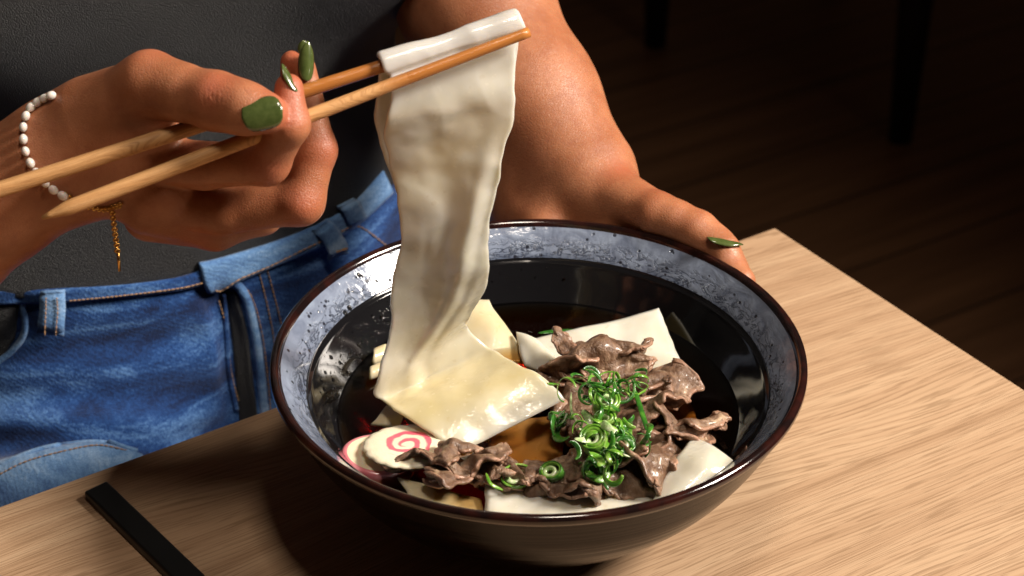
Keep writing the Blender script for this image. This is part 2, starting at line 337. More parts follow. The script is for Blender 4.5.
# ------------------------------------------------------------------ setting: floor
mesh('floor',[(-900,-300,-75),(900,-300,-75),(900,1300,-75),(-900,1300,-75)],[(0,1,2,3)],M['floor'],loc=(0,0,-75),smooth=False)['kind']='structure'
def box(lo,hi,bev=0):
    lo=np.array(lo,float);hi=np.array(hi,float); b=bev; V=[];F=[]
    if b<=0:
        V=[(x,y,z) for x in (lo[0],hi[0]) for y in (lo[1],hi[1]) for z in (lo[2],hi[2])]
        return np.array(V),[(0,1,3,2),(4,6,7,5),(0,4,5,1),(2,3,7,6),(0,2,6,4),(1,5,7,3)]
    import bmesh
    bm=bmesh.new(); bmesh.ops.create_cube(bm,size=1); 
    for v in bm.verts: v.co=Vector((lo+hi)/2)+Vector([v.co[i]*(hi-lo)[i] for i in range(3)])
    bmesh.ops.bevel(bm,geom=bm.edges[:],offset=b,segments=3,affect='EDGES',profile=.5)
    V=np.array([v.co[:] for v in bm.verts]); bm.verts.index_update(); F=[[v.index for v in f.verts] for f in bm.faces]; bm.free(); return V,F
# table (local x = along the back edge, grain direction)
tb=thing('table',CORNER,'light oak table with a square corner, carrying the noodle bowl','table'); tb.rotation_euler=(0,0,TH)
V,F=box((-130,-78,-3),(0,0,0),.12); o=mesh('tabletop',V,F,M['oak'],loc=(0,0,0),smooth=False); o.parent=tb
for x in (-124,-6):
    for y in (-72,-6):
        V,F=box((x-3,y-3,-75),(x+3,y+3,-3.0),.3); o=mesh('table_leg',V,F,M['table_leg'],loc=(0,0,0)); o.parent=tb
# dark chair in the unlit background
c0,c1=np.array([51.7,174.7]),np.array([20.4,205.3]); pr=np.array([30.6,31.3])
ch=thing('chair',(*((c0+c1)/2+pr/2),-75),'dark chair standing far back on the unlit wooden floor','chair')
for q in (c0,c1,c0+pr,c1+pr):
    V,F=tube([(q[0],q[1],-75),(q[0],q[1],-52),(q[0],q[1],-30)],[1.6,2.4,2.9],12); mesh('leg',V,F,M['chair_black'],ch)
def quadslab(P,t):
    P=np.array(P,float); n=np.cross(P[1]-P[0],P[3]-P[0]); n/=np.linalg.norm(n); G=cat_eval(np.array([[P[0],P[3]],[P[1],P[2]]]),10,10); return sheet(G,t,2)[:2]
V,F=quadslab([(*q,-30) for q in (c0,c1,c1+pr,c0+pr)],3); mesh('seat',V,F,M['chair_black'],ch)
V,F=quadslab([(*(c0+pr),-26),(*(c1+pr),-26),(*(c1+pr*1.15),15),(*(c0+pr*1.15),15)],2.5); mesh('backrest',V,F,M['chair_black'],ch)
# black lacquered case lying on the table
a,b=atz(84,493,.35),atz(107,482,.35); e=(b-a); e[2]=0; w=np.linalg.norm(e); e/=w; f=atz(205,576,.35)-b; f[2]=0; f/=np.linalg.norm(f); f=f-e*e.dot(f)*.0
L=21; Vb,Fb=box((0,0,0),(1,1,1)); V=[]
V,F=box((0,0,0),(w,L,.45),.1); V=np.array([np.array([a[0],a[1],0.0])+e*v[0]+f*v[1]+np.array([0,0,v[2]]) for v in V])
mesh('chopstick_case',V,F,M['black_lacquer'],smooth=False); cc=bpy.data.objects['chopstick_case']; tag(cc,'slim matt black bar lying on the table left of the bowl','chopstick case')
# ------------------------------------------------------------------ bowl
bo=thing('bowl',(0,0,0),'wide black ceramic ramen bowl with brown rim and blue-grey inner band','bowl')
V,F=lathe([(0,.55),(3.3,.5),(3.45,.02),(3.75,.0),(3.95,.1),(4.05,.9),(4.4,1.1)],96); mesh('foot_ring',V,F,M['outer'],bo)
outer=[(4.2,1.0),(5.6,1.35),(7.0,2.25),(8.3,3.5),(9.3,4.9),(10.0,6.2),(10.42,7.0)]
OUT=np.array(outer)
def rout(z): return float(np.interp(z,OUT[:,1],OUT[:,0]))
inner=[(9.62,6.72),(9.15,6.2),(9.02,6.02),(8.95,6.0),(8.6,5.5),(8.05,4.7),(7.4,3.9),(6.4,3.0),(5.,2.2),(3.,1.7),(0.001,1.5)]
V1,F1=lathe(np.array(cat_eval(np.array([[(*p,0),(*p,0)] for p in outer],float),28,2))[:,0,:2]); V2,F2=lathe([(9.15,6.2),(9.08,6.08),(8.97,6.04)]+[tuple(p) for p in cat_eval(np.array([[(*p,0),(*p,0)] for p in inner[3:]],float),30,2)[:,0,:2]])
mb=MB(); mb.add(V1,F1,m=0); mb.add(V2,F2,m=1); mb.build('bowl_wall',[M['outer'],M['glaze']],bo)
V,F=lathe([(10.42,7.0),(10.52,7.15),(10.5,7.32),(10.38,7.43),(10.24,7.42),(10.14,7.3),(10.08,7.2)]); mesh('rim',V,F,M['rim'],bo)
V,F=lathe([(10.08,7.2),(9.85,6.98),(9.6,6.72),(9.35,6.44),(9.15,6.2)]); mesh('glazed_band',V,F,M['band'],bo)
# condensation
mb=MB(); Z=np.array([(9.0,6.0),(8.6,5.5),(8.05,4.7)]); ZB=np.array([(9.15,6.2),(10.08,7.2)])
for i in range(430):
    a=math.radians(random.gauss(150,26)); onb=random.random()<.22
    if onb: z=random.uniform(6.25,7.0); r=np.interp(z,ZB[:,1],ZB[:,0]); n=np.array([-.72*math.cos(a),-.72*math.sin(a),.7])
    else: z=random.uniform(4.7,5.95); r=np.interp(z,Z[::-1,1],Z[::-1,0]); n=np.array([-.8*math.cos(a),-.8*math.sin(a),.6])
    rad=min(.13,.02+random.expovariate(1/.022)); c=np.array([r*math.cos(a),r*math.sin(a),z]); t1=np.cross(n,[0,0,1]); t1/=np.linalg.norm(t1); t2=np.cross(n,t1)
    Vd=[];ns=8
    for lv,(rr,hh) in enumerate([(1,-.1),(.9,.3),(.55,.55)]):
        for k in range(ns): q=2*math.pi*k/ns; Vd.append(c+(t1*math.cos(q)+t2*math.sin(q)*1.15)*rad*rr+n*rad*hh)
    Vd.append(c+n*rad*.62); Fd=[(l*ns+k,l*ns+(k+1)%ns,(l+1)*ns+(k+1)%ns,(l+1)*ns+k) for l in range(2) for k in range(ns)]+[(16+k,16+(k+1)%ns,24) for k in range(ns)]+[tuple(range(7,-1,-1))]
    mb.add(Vd,Fd)
tag(mb.build('water_droplets',M['water'],loc=(0,0,5)),'tiny water droplets clinging to the left inner wall of the bowl','droplets',kind='stuff')
# broth
ZB_=4.6
V,F=lathe([(0.001,ZB_),(7.9,ZB_),(8.02,ZB_+.06),(8.0,4.5),(7.35,3.75),(6.35,2.9),(4.9,2.1),(3.,1.6),(0.001,1.45)][::-1]); tag(mesh('broth',V,F,M['broth'],loc=(0,0,ZB_)),'clear dark amber broth filling the black bowl','broth')
mb=MB()
for i in range(150):
    a=random.uniform(0,6.28); q=7.6*math.sqrt(random.random()); x,y=q*math.cos(a),q*math.sin(a); r=min(.16,.025+random.expovariate(1/.03)); k=10
    V=[(x+r*math.cos(2*math.pi*j/k),y+r*math.sin(2*math.pi*j/k),ZB_+.004) for j in range(k)]+[(x+.6*r*math.cos(2*math.pi*j/k),y+.6*r*math.sin(2*math.pi*j/k),ZB_+.004+r*.16) for j in range(k)]+[(x,y,ZB_+.004+r*.22)]
    mb.add(V,[(j,(j+1)%k,k+(j+1)%k,k+j) for j in range(k)]+[(k+j,k+(j+1)%k,2*k) for j in range(k)])
simple('oil',(.95,.75,.35),.03,trans=1.,ior=1.2)
tag(mb.build('oil_droplets',M['oil'],loc=(0,0,ZB_)),'tiny clear oil droplets floating on the dark broth','droplets',kind='stuff')
# ------------------------------------------------------------------ noodles
def px_grid(rows,fn,nu=5):
    """rows: (left px,py,v),(right px,py,v) -> control grid of world points, straight between both ends"""
    G=[]
    for l,r,*rip in rows:
        rip=rip[0] if rip else [0]*nu; row=[]
        for k in range(nu):
            t=k/(nu-1); q=[l[i]+(r[i]-l[i])*t for i in range(3)]; p=fn(*q); row.append(p-FW*rip[k])
        G.append(row)
    return np.array(G)
def noodle_obj(name,G,t,mat,label,su=60,sv=40,seed=1,amp=.05,sc=1.3,edge=2,loc=None,A=None,fx=None):
    D=cat_eval(G,su,sv); D=D+gnorm(D)*(pn(D,seed,2,sc*.35)*amp*1.9+pn(D,seed+3,1,sc*1.5)*.014+pn(D,seed+4,1,sc*.42,True)*.06)[...,None]
    vv=np.linspace(-1,1,sv)[None]; uu=np.linspace(0,1,su)[:,None]; ed=np.abs(vv)**6; wd=D[:,-1:]-D[:,:1]; wd=wd/np.linalg.norm(wd,axis=-1,keepdims=True); arc=np.linspace(0,1,su)[:,None]*su*.11
    D=D+wd*(ed*np.sign(vv)*(pn(D,seed+5,2,.55)*.16+pn(D,seed+6,1,2.2)*.03))[...,None]
    if fx is not None: D=D-FW*fx(uu*(len(G)-1),(vv+1)/2)[...,None]
    V,F,_=sheet(D,t,edge); at=None
    if A is not None:
        r=np.interp(np.linspace(0,len(G)-1,su),A[0],A[1]); w=np.interp(np.linspace(0,len(G)-1,su),A[0],A[2])
        at={'wet':np.tile(np.repeat(w,sv),2),'pale':np.tile(np.repeat(r,sv),2)}
    return tag(mesh(name,V,F,mat,loc=loc,attr=at),label,'noodle','wide flat noodles')
# lifted sheet: draped over the rear chopstick, pinched by the front one, trailing into the broth
cl,cr=atD(381,66.5,70.75),atD(522,21,71.5)          # axis of the roll
ax=(cr-cl)/np.linalg.norm(cr-cl); o1=np.array([0,0,1.]); o1=o1-ax*ax.dot(o1); o1/=np.linalg.norm(o1); o2=np.cross(ax,o1)
if o2@FW>0: o2=-o2                                # o2 points to the camera
rows=[]
def rowp(L_,R_,n=5,rip=None):
    return np.array([L_+(R_-L_)*k/(n-1)-FW*(rip[k] if rip else 0) for k in range(n)])
# back layer, hanging behind (rows from its lower end up)
rows.append(rowp(atD(396,196,74.6),atD(505,150,74.4)))
rows.append(rowp(atD(384,160,73.6),atD(508,110,73.6)))
rows.append(rowp(atD(375,120,72.7),atD(514,70,72.7)))
for a in (205,150,100,50,5,-35):
    q=math.radians(a); off=(o1*math.sin(q)+o2*math.cos(q))*.44
    rows.append(rowp(cl+off+ (ax*.12 if a<0 else 0),cr+off))
H=[((391,92,70.65),(515,50,71.3),[0,0,0,0,0]),
((386,118,71.0),(514,84,71.4),[0,.06,.10,.05,0]),
((384,140,71.8),(513,110,71.9),[.05,-.08,.15,-.1,0]),
((391,172,72.9),(508,140,72.5),[-.15,.15,-.05,.12,.1]),
((398,205,73.5),(501,172,73.2),[.12,-.12,.15,.05,-.15]),
((401,238,74.3),(494,208,74.0),[-.05,.15,-.05,.35,-.1]),
((396,268,75.2),(489,240,74.9),[.15,0,-.12,.42,-.2]),
((392,300,76.0),(489,268,75.7),[-.1,.18,-.1,.35,-.2]),
((389,335,77.0),(482,292,76.7),[.0,.1,.30,.05,-.2]),
((381,368,77.9),(470,316,77.8),[.1,.1,.3,.1,.0]),
((372,393,78.6),(468,331,79.4),[.1,.2,.25,.2,.1]),
((380,402,78.7),(486,346,79.7),[0,-.22,-.3,-.2,0]),
((388,407,78.4),(500,353,79.4),[0,-.12,-.22,-.12,0]),
((397,412,77.9),(520,366,78.6),[.1,.05,.0,.1,.1]),
((428,432,77.1),(542,376,78.2),[.1,.2,.25,.15,.2]),
((461,452,76.6),(564,400,77.8),[0,.05,.1,.0,0])]
for k,(l,r,rip) in enumerate(H):
    t=min(k/9.,1.); sm=lambda a,b:min(max((t-a)/(b-a),0),1)**2*(3-2*min(max((t-a)/(b-a),0),1))
    if k<10: rip=[.10*math.sin(7*t+1)*t,.05*math.sin(5*t),.10*math.sin(3.4*t+2.6)*t,.18*sm(.3,.65)*(1-.5*sm(.8,1)),-.15*sm(.35,.7)]
    rows.append(rowp(atD(*l),atD(*r),5,rip))
def lifted_fx(r,v):
    vr=np.interp(r,[11,14,17,20,21],[.86,.78,.62,.30,.15]); on=np.interp(r,[11,13.5,19,21,22],[0,1,1,.6,0])
    a=.22*np.exp(-((v-vr)/.085)**2)-.16*np.exp(-((v-vr-.14)/.07)**2)
    b=np.interp(r,[12,14,16,18],[0,1,1,0])*.4*(-.14*np.exp(-((v-.30-.03*r+.45)/.05)**2)+.10*np.exp(-((v-.42-.03*r+.45)/.06)**2))
    c=np.interp(r,[9,10,13,14],[0,1,1,0])*.035*np.exp(-((r-11.6-1.2*v)/.28)**2)
    return a*on*.55+b*.3+c
G=np.array(rows); noodle_obj('noodle_sheet',G,.13,M['noodle'],'long wide white noodle sheet draped over the chopsticks, trailing into the broth',240,64,3,.05,1.25,2,A=([0,3,4,8,9,10,17,19,21,22.5,24,30],[0,.2,.8,.8,.5,0,0,0,0,0,0,0],[0,0,0,0,0,0,0,.15,.75,.9,.1,0]),fx=lifted_fx)
Z0=4.75
def flat(name,quad,zs,label,mat='noodle',t=.16,seed=1,amp=.09,bulge=0,su=40,sv=30):
    (a,b,c,d)=quad; za,zb,zc,zd=zs; n=4; G=np.zeros((n,n,3))
    A,B,C_,D_=atz(*a,za),atz(*b,zb),atz(*c,zc),atz(*d,zd)
    for i in range(n):
        for j in range(n):
            u,v=i/(n-1),j/(n-1); G[i,j]=(A*(1-v)+B*v)*(1-u)+(D_*(1-v)+C_*v)*u; G[i,j,2]+=bulge*math.sin(math.pi*u)*math.sin(math.pi*v)
    return noodle_obj(name,G,t,M[mat],label,su,sv,seed,amp)
flat('noodle_sheet',[(452,300),(489,300),(530,362),(468,362)],(5.2,5.3,4.3,4.3),'yellowish noodle piece rising from the broth just behind the lifted noodle','noodle_soaked',.16,5,.08,.2)
flat('noodle_sheet',[(515,331),(535,338),(590,392),(525,366)],(5.0,5.0,4.4,4.5),'small pointed noodle corner between the lifted noodle and the top beef slice','noodle',.18,6,.05,.25)
flat('noodle_sheet',[(528,341),(660,309),(704,440),(560,440)],(4.75,5.5,3.6,3.6),'large pale noodle sheet behind the beef, its far corner out of the broth','noodle',.2,7,.08,.05,56,40)
G=np.array([[atz(694,437,5.7),atz(714,447,6.1),atz(736,463,5.9)],[atz(682,452,5.9),atz(706,464,6.15),atz(727,475,5.8)],[atz(668,474,5.6),atz(690,482,5.8),atz(712,490,5.5)],[atz(650,504,5.1),atz(668,508,5.3),atz(690,512,4.9)]])
noodle_obj('noodle_sheet',G,.2,M['noodle'],'white folded noodle corner standing up against the front right rim',40,30,8,.03,1.)
flat('noodle_sheet',[(484,486),(655,494),(668,528),(484,528)],(4.85,5.0,4.9,4.6),'long white noodle strip along the front rim below the beef','noodle',.2,9,.05,0)
flat('noodle_sheet',[(398,478),(482,500),(480,528),(420,515)],(4.6,4.3,4.5,4.5),'yellow soaked noodle strip at the front left rim','noodle_soaked',.2,10,.04,0)
flat('noodle_sheet',[(385,405),(408,412),(400,428),(372,424)],(4.75,4.75,4.5,4.6),'small yellow noodle scrap between the fish cake and the lifted noodle','noodle_soaked',.2,11,.03,.05,20,20)
flat('noodle_sheet',[(400,412),(470,440),(500,470),(430,455)],(4.35,4.35,4.1,4.1),'sunken noodle piece below the lowest corner of the lifted noodle','noodle_soaked',.2,14,.05,.0)
flat('noodle_sheet',[(490,425),(570,412),(560,478),(480,470)],(4.2,4.2,4.0,4.0),'sunken noodle glowing orange through the broth left of the green onion','noodle_white',.2,15,.05,.0)
for (px,py,r_,lb) in ((378,358,.42,'curled noodle end at the left of the lifted noodle, upper one'),(375,374,.33,'curled noodle end at the left of the lifted noodle, lower one')):
    c=atz(px,py,4.9); G=[]
    for i in range(9):
        q=math.radians(-30+i*42); rr=r_*(1-.05*i); G.append([c+np.array([k*.28-.2,rr*math.cos(q)+k*.2,rr*math.sin(q)*.8]) for k in range(3)])
    noodle_obj('noodle_sheet',np.array(G),.13,M['noodle_soaked'],lb,30,14,16,.01)
# ------------------------------------------------------------------ fish cake slices
def fishcake_slice(px,py,z,r,tilt,label,skin=False,rz=0,h=.5):
    n=96; V=[];F=[]; prof=[(0,h/2),(.3,h/2),(.6,h/2+.01),(.85,h/2),(.95,h/2-.03),(1.,h/2-.1),(1.,-h/2+.08),(.96,-h/2),(.5,-h/2),(0,-h/2)]
    for rr,zz in prof:
        for k in range(n):
            a=2*math.pi*k/n; s=1+(.045*abs(math.sin(a*8.5))**.6-.03 if rr>.8 and not skin else 0); R=max(rr,.001)*r*s; V.append((R*math.cos(a),R*math.sin(a)*(1 if not skin else .9),zz+.04*math.sin(2*a+1)*rr))
    F=[(i*n+k,i*n+(k+1)%n,(i+1)*n+(k+1)%n,(i+1)*n+k) for i in range(len(prof)-1) for k in range(n)]; mi=[1 if (3<=i<=6 and skin) else 0 for i in range(len(prof)-1) for k in range(n)]
    o=mesh('fish_cake_slice',V,F,[M['fish_cake_plain' if skin else 'fish_cake'],M['fish_cake_skin']],loc=(0,0,0),mi=mi); c=atz(px,py,z); o.location=Vector(c*S); o.rotation_euler=(tilt[0],tilt[1],rz)
    return tag(o,label,'fish cake','fish cake slices')
fishcake_slice(406,446,5.2,1.66,(math.radians(6),math.radians(-3)),'scalloped white fish cake slice with a pink spiral, lying on top',rz=math.radians(200),h=.2)
fishcake_slice(378,461,4.5,1.42,(math.radians(2),math.radians(4)),'fish cake slice with a smooth pink edge, under the spiral slice',True,h=.85)
# ------------------------------------------------------------------ beef
def beef_slice(px,py,z,L_,W_,rz,curl,tilt,label,seed,t=.15,ruf=.05,roll=0):
    su,sv=64,44; r_=np.random.default_rng(seed); u=np.linspace(-.5,.5,su)[:,None]; v=np.linspace(-.5,.5,sv)[None]
    cu=math.radians(curl)*.62*(1+.35*np.sin(3*u+r_.random()*6)); R=W_*1.25/np.maximum(np.abs(cu),.4); ang=v*cu
    X=u*L_*(1+.12*np.sin(5*v+r_.random()*6))+0*v; Y=R*np.sin(ang); Zz=R*(1-np.cos(ang))*(1 if curl>0 else -1)
    fq=2*math.pi*(1.1+.8*r_.random()); ph=r_.random()*6.28+u*(1.5+1.5*r_.random()); am=.2+.14*r_.random()
    Y=Y+am*.9*np.sin(2*(fq*v+ph))*.6; Zz=Zz-Zz.mean()+am*np.sin(fq*v+ph)*(.7+.5*np.sin(u*5+seed)); P=np.stack([X,Y+.25*np.sin(u*4+seed),Zz],-1)
    P[...,2]+=.25*L_*.3*np.sin(u*5+seed)
    if seed not in (2,6,12,15,16,17,14,27):            # folded ribbon standing in loose pleats, its thin edge showing
        f=.7+.55*r_.random(); ph=r_.random()*6.28; am=.34+.2*r_.random(); q=2*math.pi*f*(u+.5)+ph; top=(v+.5)
        lean=.75+.45*np.sin(q*.6+ph)+.25*r_.random(); H=W_*.95
        X=L_*u*(.95+.12*top)+.16*np.sin(2*q)*top; Y=am*np.sin(q)*(.5+.7*top)-(v*H)*np.sin(lean); Z2=v*H*np.cos(lean)*.8+.22*np.sin(3.1*u+seed)+.12*np.sin(q*1.7)*top+.36*np.exp(-((v-.1)/.2)**2)
        P=np.stack([X,Y,Z2+.12],-1)
    cen=P[:,sv//2:sv//2+1]; kk=(np.clip(1-np.abs(2*u)**3.2,0,1)**.5*.92+.08)*(1+.10*np.sin(9*u+seed)); P=cen+(P-cen)*kk[...,None]
    edge=np.maximum(np.abs(u)*2,np.abs(v)*2)**3
    rip=np.sin(u*(13+3*np.sin(seed))+seed+2*np.sin(v*4+seed))*np.sin(u*7+seed*2)+.7*np.sin(v*11+seed+3*u)
    P=P+gnorm(P)*(pn(P,seed,2,.8)*.22+pn(P,seed+9,2,2.6)*.05+edge*ruf*rip*1.1)[...,None]; P[...,0]+=edge*.1*np.sin(v*23+seed)*np.sign(u); P[...,1]+=edge*.09*np.sin(u*31+seed)*np.sign(v)
    c,s=math.cos(roll),math.sin(roll); P=P@np.array([[1,0,0],[0,c,s],[0,-s,c]])
    c,s=math.cos(tilt),math.sin(tilt); P=P@np.array([[c,0,-s],[0,1,0],[s,0,c]])
    c,s=math.cos(rz),math.sin(rz); P=P@np.array([[c,s,0],[-s,c,0],[0,0,1]])
    V,F,a=sheet(P+atz(px,py,z),t,1.6); o=mesh('beef_slice',V,F,M['beef'],attr={'rim':a}); return tag(o,label,'beef slice','thin beef slices in the bowl')
R_=math.radians
BF=[(575,368,5.9,2.5,2.6,R_(25),-230,0,'beef slice at the back of the heap, beside the lifted noodle',1,0),
(604,364,6.1,3.3,2.0,R_(8),-260,0,'long rolled beef slice lying topmost at the back of the heap',2,R_(-20)),
(627,353,6.3,1.8,1.4,R_(20),-260,0,'small curled beef end at the far right of the topmost slice',3,0),
(598,374,5.7,2.6,1.6,R_(18),-200,0,'thin reddish beef fold just under the topmost slice',4,0),
(662,388,5.6,2.6,2.2,R_(80),-250,0,'upright curled beef slice at the right of the green onion',5,R_(30)),
(633,392,5.8,2.4,2.2,R_(-35),-200,0,'pale beef slice just right of the green onion top',6,0),
(650,418,5.7,2.6,2.2,R_(20),-210,0,'light brown crumpled beef slice in the middle right of the heap',7,R_(15)),
(692,434,5.3,2.6,1.7,R_(8),-220,0,'beef slice reaching farthest right over the dark broth',8,0),
(676,448,5.2,2.4,2.2,R_(30),-190,0,'beef slice behind the standing noodle corner',9,0),
(648,456,5.9,2.6,2.8,R_(70),230,0,'cup shaped beef slice with open pink fold, right front',10,R_(60)),
(640,484,5.3,2.8,2.0,R_(8),210,0,'beef slice with frilled edge at the front rim, below the cup shaped one',11,R_(40)),
(588,480,5.6,1.6,1.9,R_(60),-280,0,'round shiny beef lump at the front centre',12,0),
(550,474,5.2,2.1,1.9,R_(40),-200,0,'beef slice at the front, left of the round lump',13,0),
(556,487,4.9,3.2,1.4,R_(-8),-150,0,'flat beef flap along the front noodle strip',14,0),
(574,424,5.2,1.6,1.6,R_(10),-160,0,'dark beef slice left of the green onion heap',15,0),
(580,402,5.3,1.9,1.9,R_(-60),-190,0,'dark beef slice under the green onion, next to the lifted noodle',16,0),
(612,440,5.4,2.6,2.4,R_(15),-180,0,'beef slice buried below the green onion heap',17,0),
(463,470,5.3,2.7,2.5,R_(12),-230,0,'crumpled beef slice below the tip of the lifted noodle',18,0),
(488,470,5.3,1.5,1.7,R_(75),-240,0,'folded beef slice with glossy ridge right of the crumpled one',19,0),
(428,474,5.0,3.0,1.6,R_(-8),-150,0,'flat beef slice touching the fish cake',20,0),
(522,482,4.9,1.5,1.2,R_(-10),-180,0,'small beef piece under a green onion ring at the front',21,0),
(480,486,4.8,3.2,1.3,R_(-2),-140,0,'thin beef strip at the front left rim',22,0),
(578,352,6.0,2.0,1.6,R_(-20),-200,0,'small beef fold at the upper left end of the topmost slice',23,0),
(560,374,5.6,2.2,1.8,R_(50),-200,0,'narrow beef fold close against the lifted noodle flap',24,0),
(646,404,5.7,2.2,1.8,R_(60),-200,0,'beef fold between the upright slice and the crumpled middle one',25,0),
(626,462,5.6,2.2,1.8,R_(40),-200,0,'beef fold just left of the cup shaped slice',26,0),
(672,428,5.6,2.2,1.7,R_(-20),-200,0,'beef fold behind the slice reaching farthest right',28,0),
(706,430,5.2,1.6,1.3,R_(40),-200,0,'beef tip at the far right end of the heap',29,0),
(568,490,5.2,1.9,1.4,R_(10),-200,0,'beef fold at the foot of the round lump',30,0),
(450,462,5.4,1.6,1.3,R_(30),-200,0,'small beef fold touching the tip of the lifted noodle',33,0)]
for px,py,z,L_,W_,rz,cu,ti,lb,sd,ro in BF: beef_slice(px,py,z-.05,L_*1.08,W_*1.15,rz,cu,ti,lb,sd,roll=ro)
# ------------------------------------------------------------------ green onion
def strand(px,py,z,rad,turns,mat,label,seed,w=.07,tiltv=.6,stretch=.5,group='green onion shreds'):
    r_=np.random.default_rng(seed); n=int(26*turns)+8; c=atz(px,py,z); ph=r_.random()*6.28; A=r_.normal(size=3); A[2]=abs(A[2])+tiltv; A/=np.linalg.norm(A)
    B=np.cross(A,[1,0.3,0]); B/=np.linalg.norm(B); C_=np.cross(A,B); t=np.linspace(0,1,n); q=ph+t*turns*2*math.pi; R=rad*(1+.35*np.sin(3*t+ph))
    P=c+B*(R*np.cos(q))[:,None]+C_*(R*np.sin(q)*(.7+.3*r_.random()))[:,None]+A*((t-.5)*stretch*turns)[:,None]
    V,F=tube(P,w*2.1*(1-.6*np.abs(t*2-1)**3),8,True,.2); return tag(mesh('green_onion_shred',V,F,M[mat]),label,'green onion',group)
def ring(px,py,z,rad,hgt,nrm,label,mat='scallion_dark',wall=.10):
    n=40; A=np.array(nrm,float); A/=np.linalg.norm(A); B=np.cross(A,[0.2,1,.1]); B/=np.linalg.norm(B); C_=np.cross(A,B); c=atz(px,py,z); mb=MB()
    def part(r0,r1,m,h):
        V=[];pr=[(r1,-h),(r1,h),((r0+r1)/2,h*1.12),(r0,h),(r0,-h),((r0+r1)/2,-h*1.12)]
        for rr,zz in pr:
            for k in range(n): q=2*math.pi*k/n; w_=1+.06*math.sin(2*q+rad*20); V.append(c+(B*math.cos(q)+C_*math.sin(q)*.9)*rr*w_+A*zz)
        F=[(i*n+k,i*n+(k+1)%n,((i+1)%6)*n+(k+1)%n,((i+1)%6)*n+k) for i in range(6) for k in range(n)]; return V,F,m
    V,F,m=part(rad-wall*.5,rad,0,hgt); mb.add(V,F,m=0); V,F,m=part(rad-wall*1.3,rad-wall*.52,1,hgt*.96); mb.add(V,F,m=1)
    V,F,m=part(rad*.30,rad*.62,1,hgt*.8); V=V+(B*.12+C_*.08)*rad; mb.add(V,F,m=2)
    return tag(mb.build('green_onion_ring',[M[mat],M['scallion_bright'],M['scallion_pale']]),label,'green onion','green onion rings')
ring(606,404,7.1,.55,.35,(.1,-.35,1),'thick green onion ring near the top of the heap on the beef','scallion_bright',.18)
ring(594,440,6.85,.55,.32,(-.25,-.55,1),'pale centred green onion ring in the middle of the heap','scallion_bright',.2)
ring(622,444,6.6,.48,.28,(.3,-.5,1),'green onion ring at the right of the middle one')
ring(552,472,5.75,.46,.16,(-.45,-.3,1),'dark green onion ring on the beef slice left of the round lump')
ring(517,476,5.4,.62,.06,(0,-.3,1),'thin wide green onion ring on the small front beef piece','scallion_bright',.06)
ring(606,421,6.8,.42,.3,(-.2,-.4,1),'green onion ring between the top ring and the middle one','scallion_bright',.18)
tops='thin curled green onion shred in the tuft topping the heap'; mids='curled green onion shred in the middle of the heap'; lows='green onion shred at the lower edge of the heap'
for i in range(36): strand(606+rng.normal()*15,388+rng.normal()*7,7.15+rng.random()*.5,.3+.28*rng.random(),.35+rng.random()*.6,['scallion_dark','scallion_bright','scallion_dark'][i%3],tops,100+i,.032)
for i in range(46): strand(601+rng.normal()*18,434+rng.normal()*14,6.55+rng.random()*.5,.25+.28*rng.random(),.3+rng.random()*.5,['scallion_dark','scallion_bright','scallion_dark','scallion_dark','scallion_pale','scallion_bright'][i%6],mids,200+i,[.05,.09,.06][i%3])
for i in range(10): strand(604+rng.normal()*13,464+rng.normal()*9,6.25,.3+.2*rng.random(),.4+rng.random()*.6,['scallion_dark','scallion_bright'][i%2],lows,300+i,.085)
for i in range(7): strand(566+rng.normal()*6,424+rng.normal()*6,6.1,.3+.25*rng.random(),.4,'scallion_dark','green onion shred lying on the dark beef slice left of the heap',400+i,.08)
def blade(pts,w,label,mat='scallion_bright'):
    P=path([atz(*p) for p in pts],24); V,F=tube(P,w*(1-.7*np.abs(np.linspace(-1,1,24))**4),8,True,.3); tag(mesh('green_onion_shred',V,F,M[mat]),label,'green onion','green onion shreds')
blade([(571,392,6.8),(572,412,6.7),(585,432,6.5)],.05,'long pale green onion shred hanging down the left of the heap','scallion_pale')
blade([(634,388,6.7),(641,410,6.4),(650,438,6.2)],.11,'broad green onion blade slanting down the right of the heap','scallion_dark')
blade([(620,384,7.),(640,382,6.7),(648,388,6.5),(632,398,6.6)],.06,'green onion loop reaching right from the top tuft')
blade([(538,333,4.75),(558,331,4.75),(580,330,4.75)],.13,'flat green onion strip floating at the far side of the broth','scallion_dark')
blade([(486,473,5.6),(491,484,5.5),(503,490,5.2)],.07,'green onion sliver on the folded front left beef slice')
blade([(596,460,6.2),(602,474,6.),(608,490,5.6)],.12,'broad green onion blade pointing to the front rim','scallion_dark')
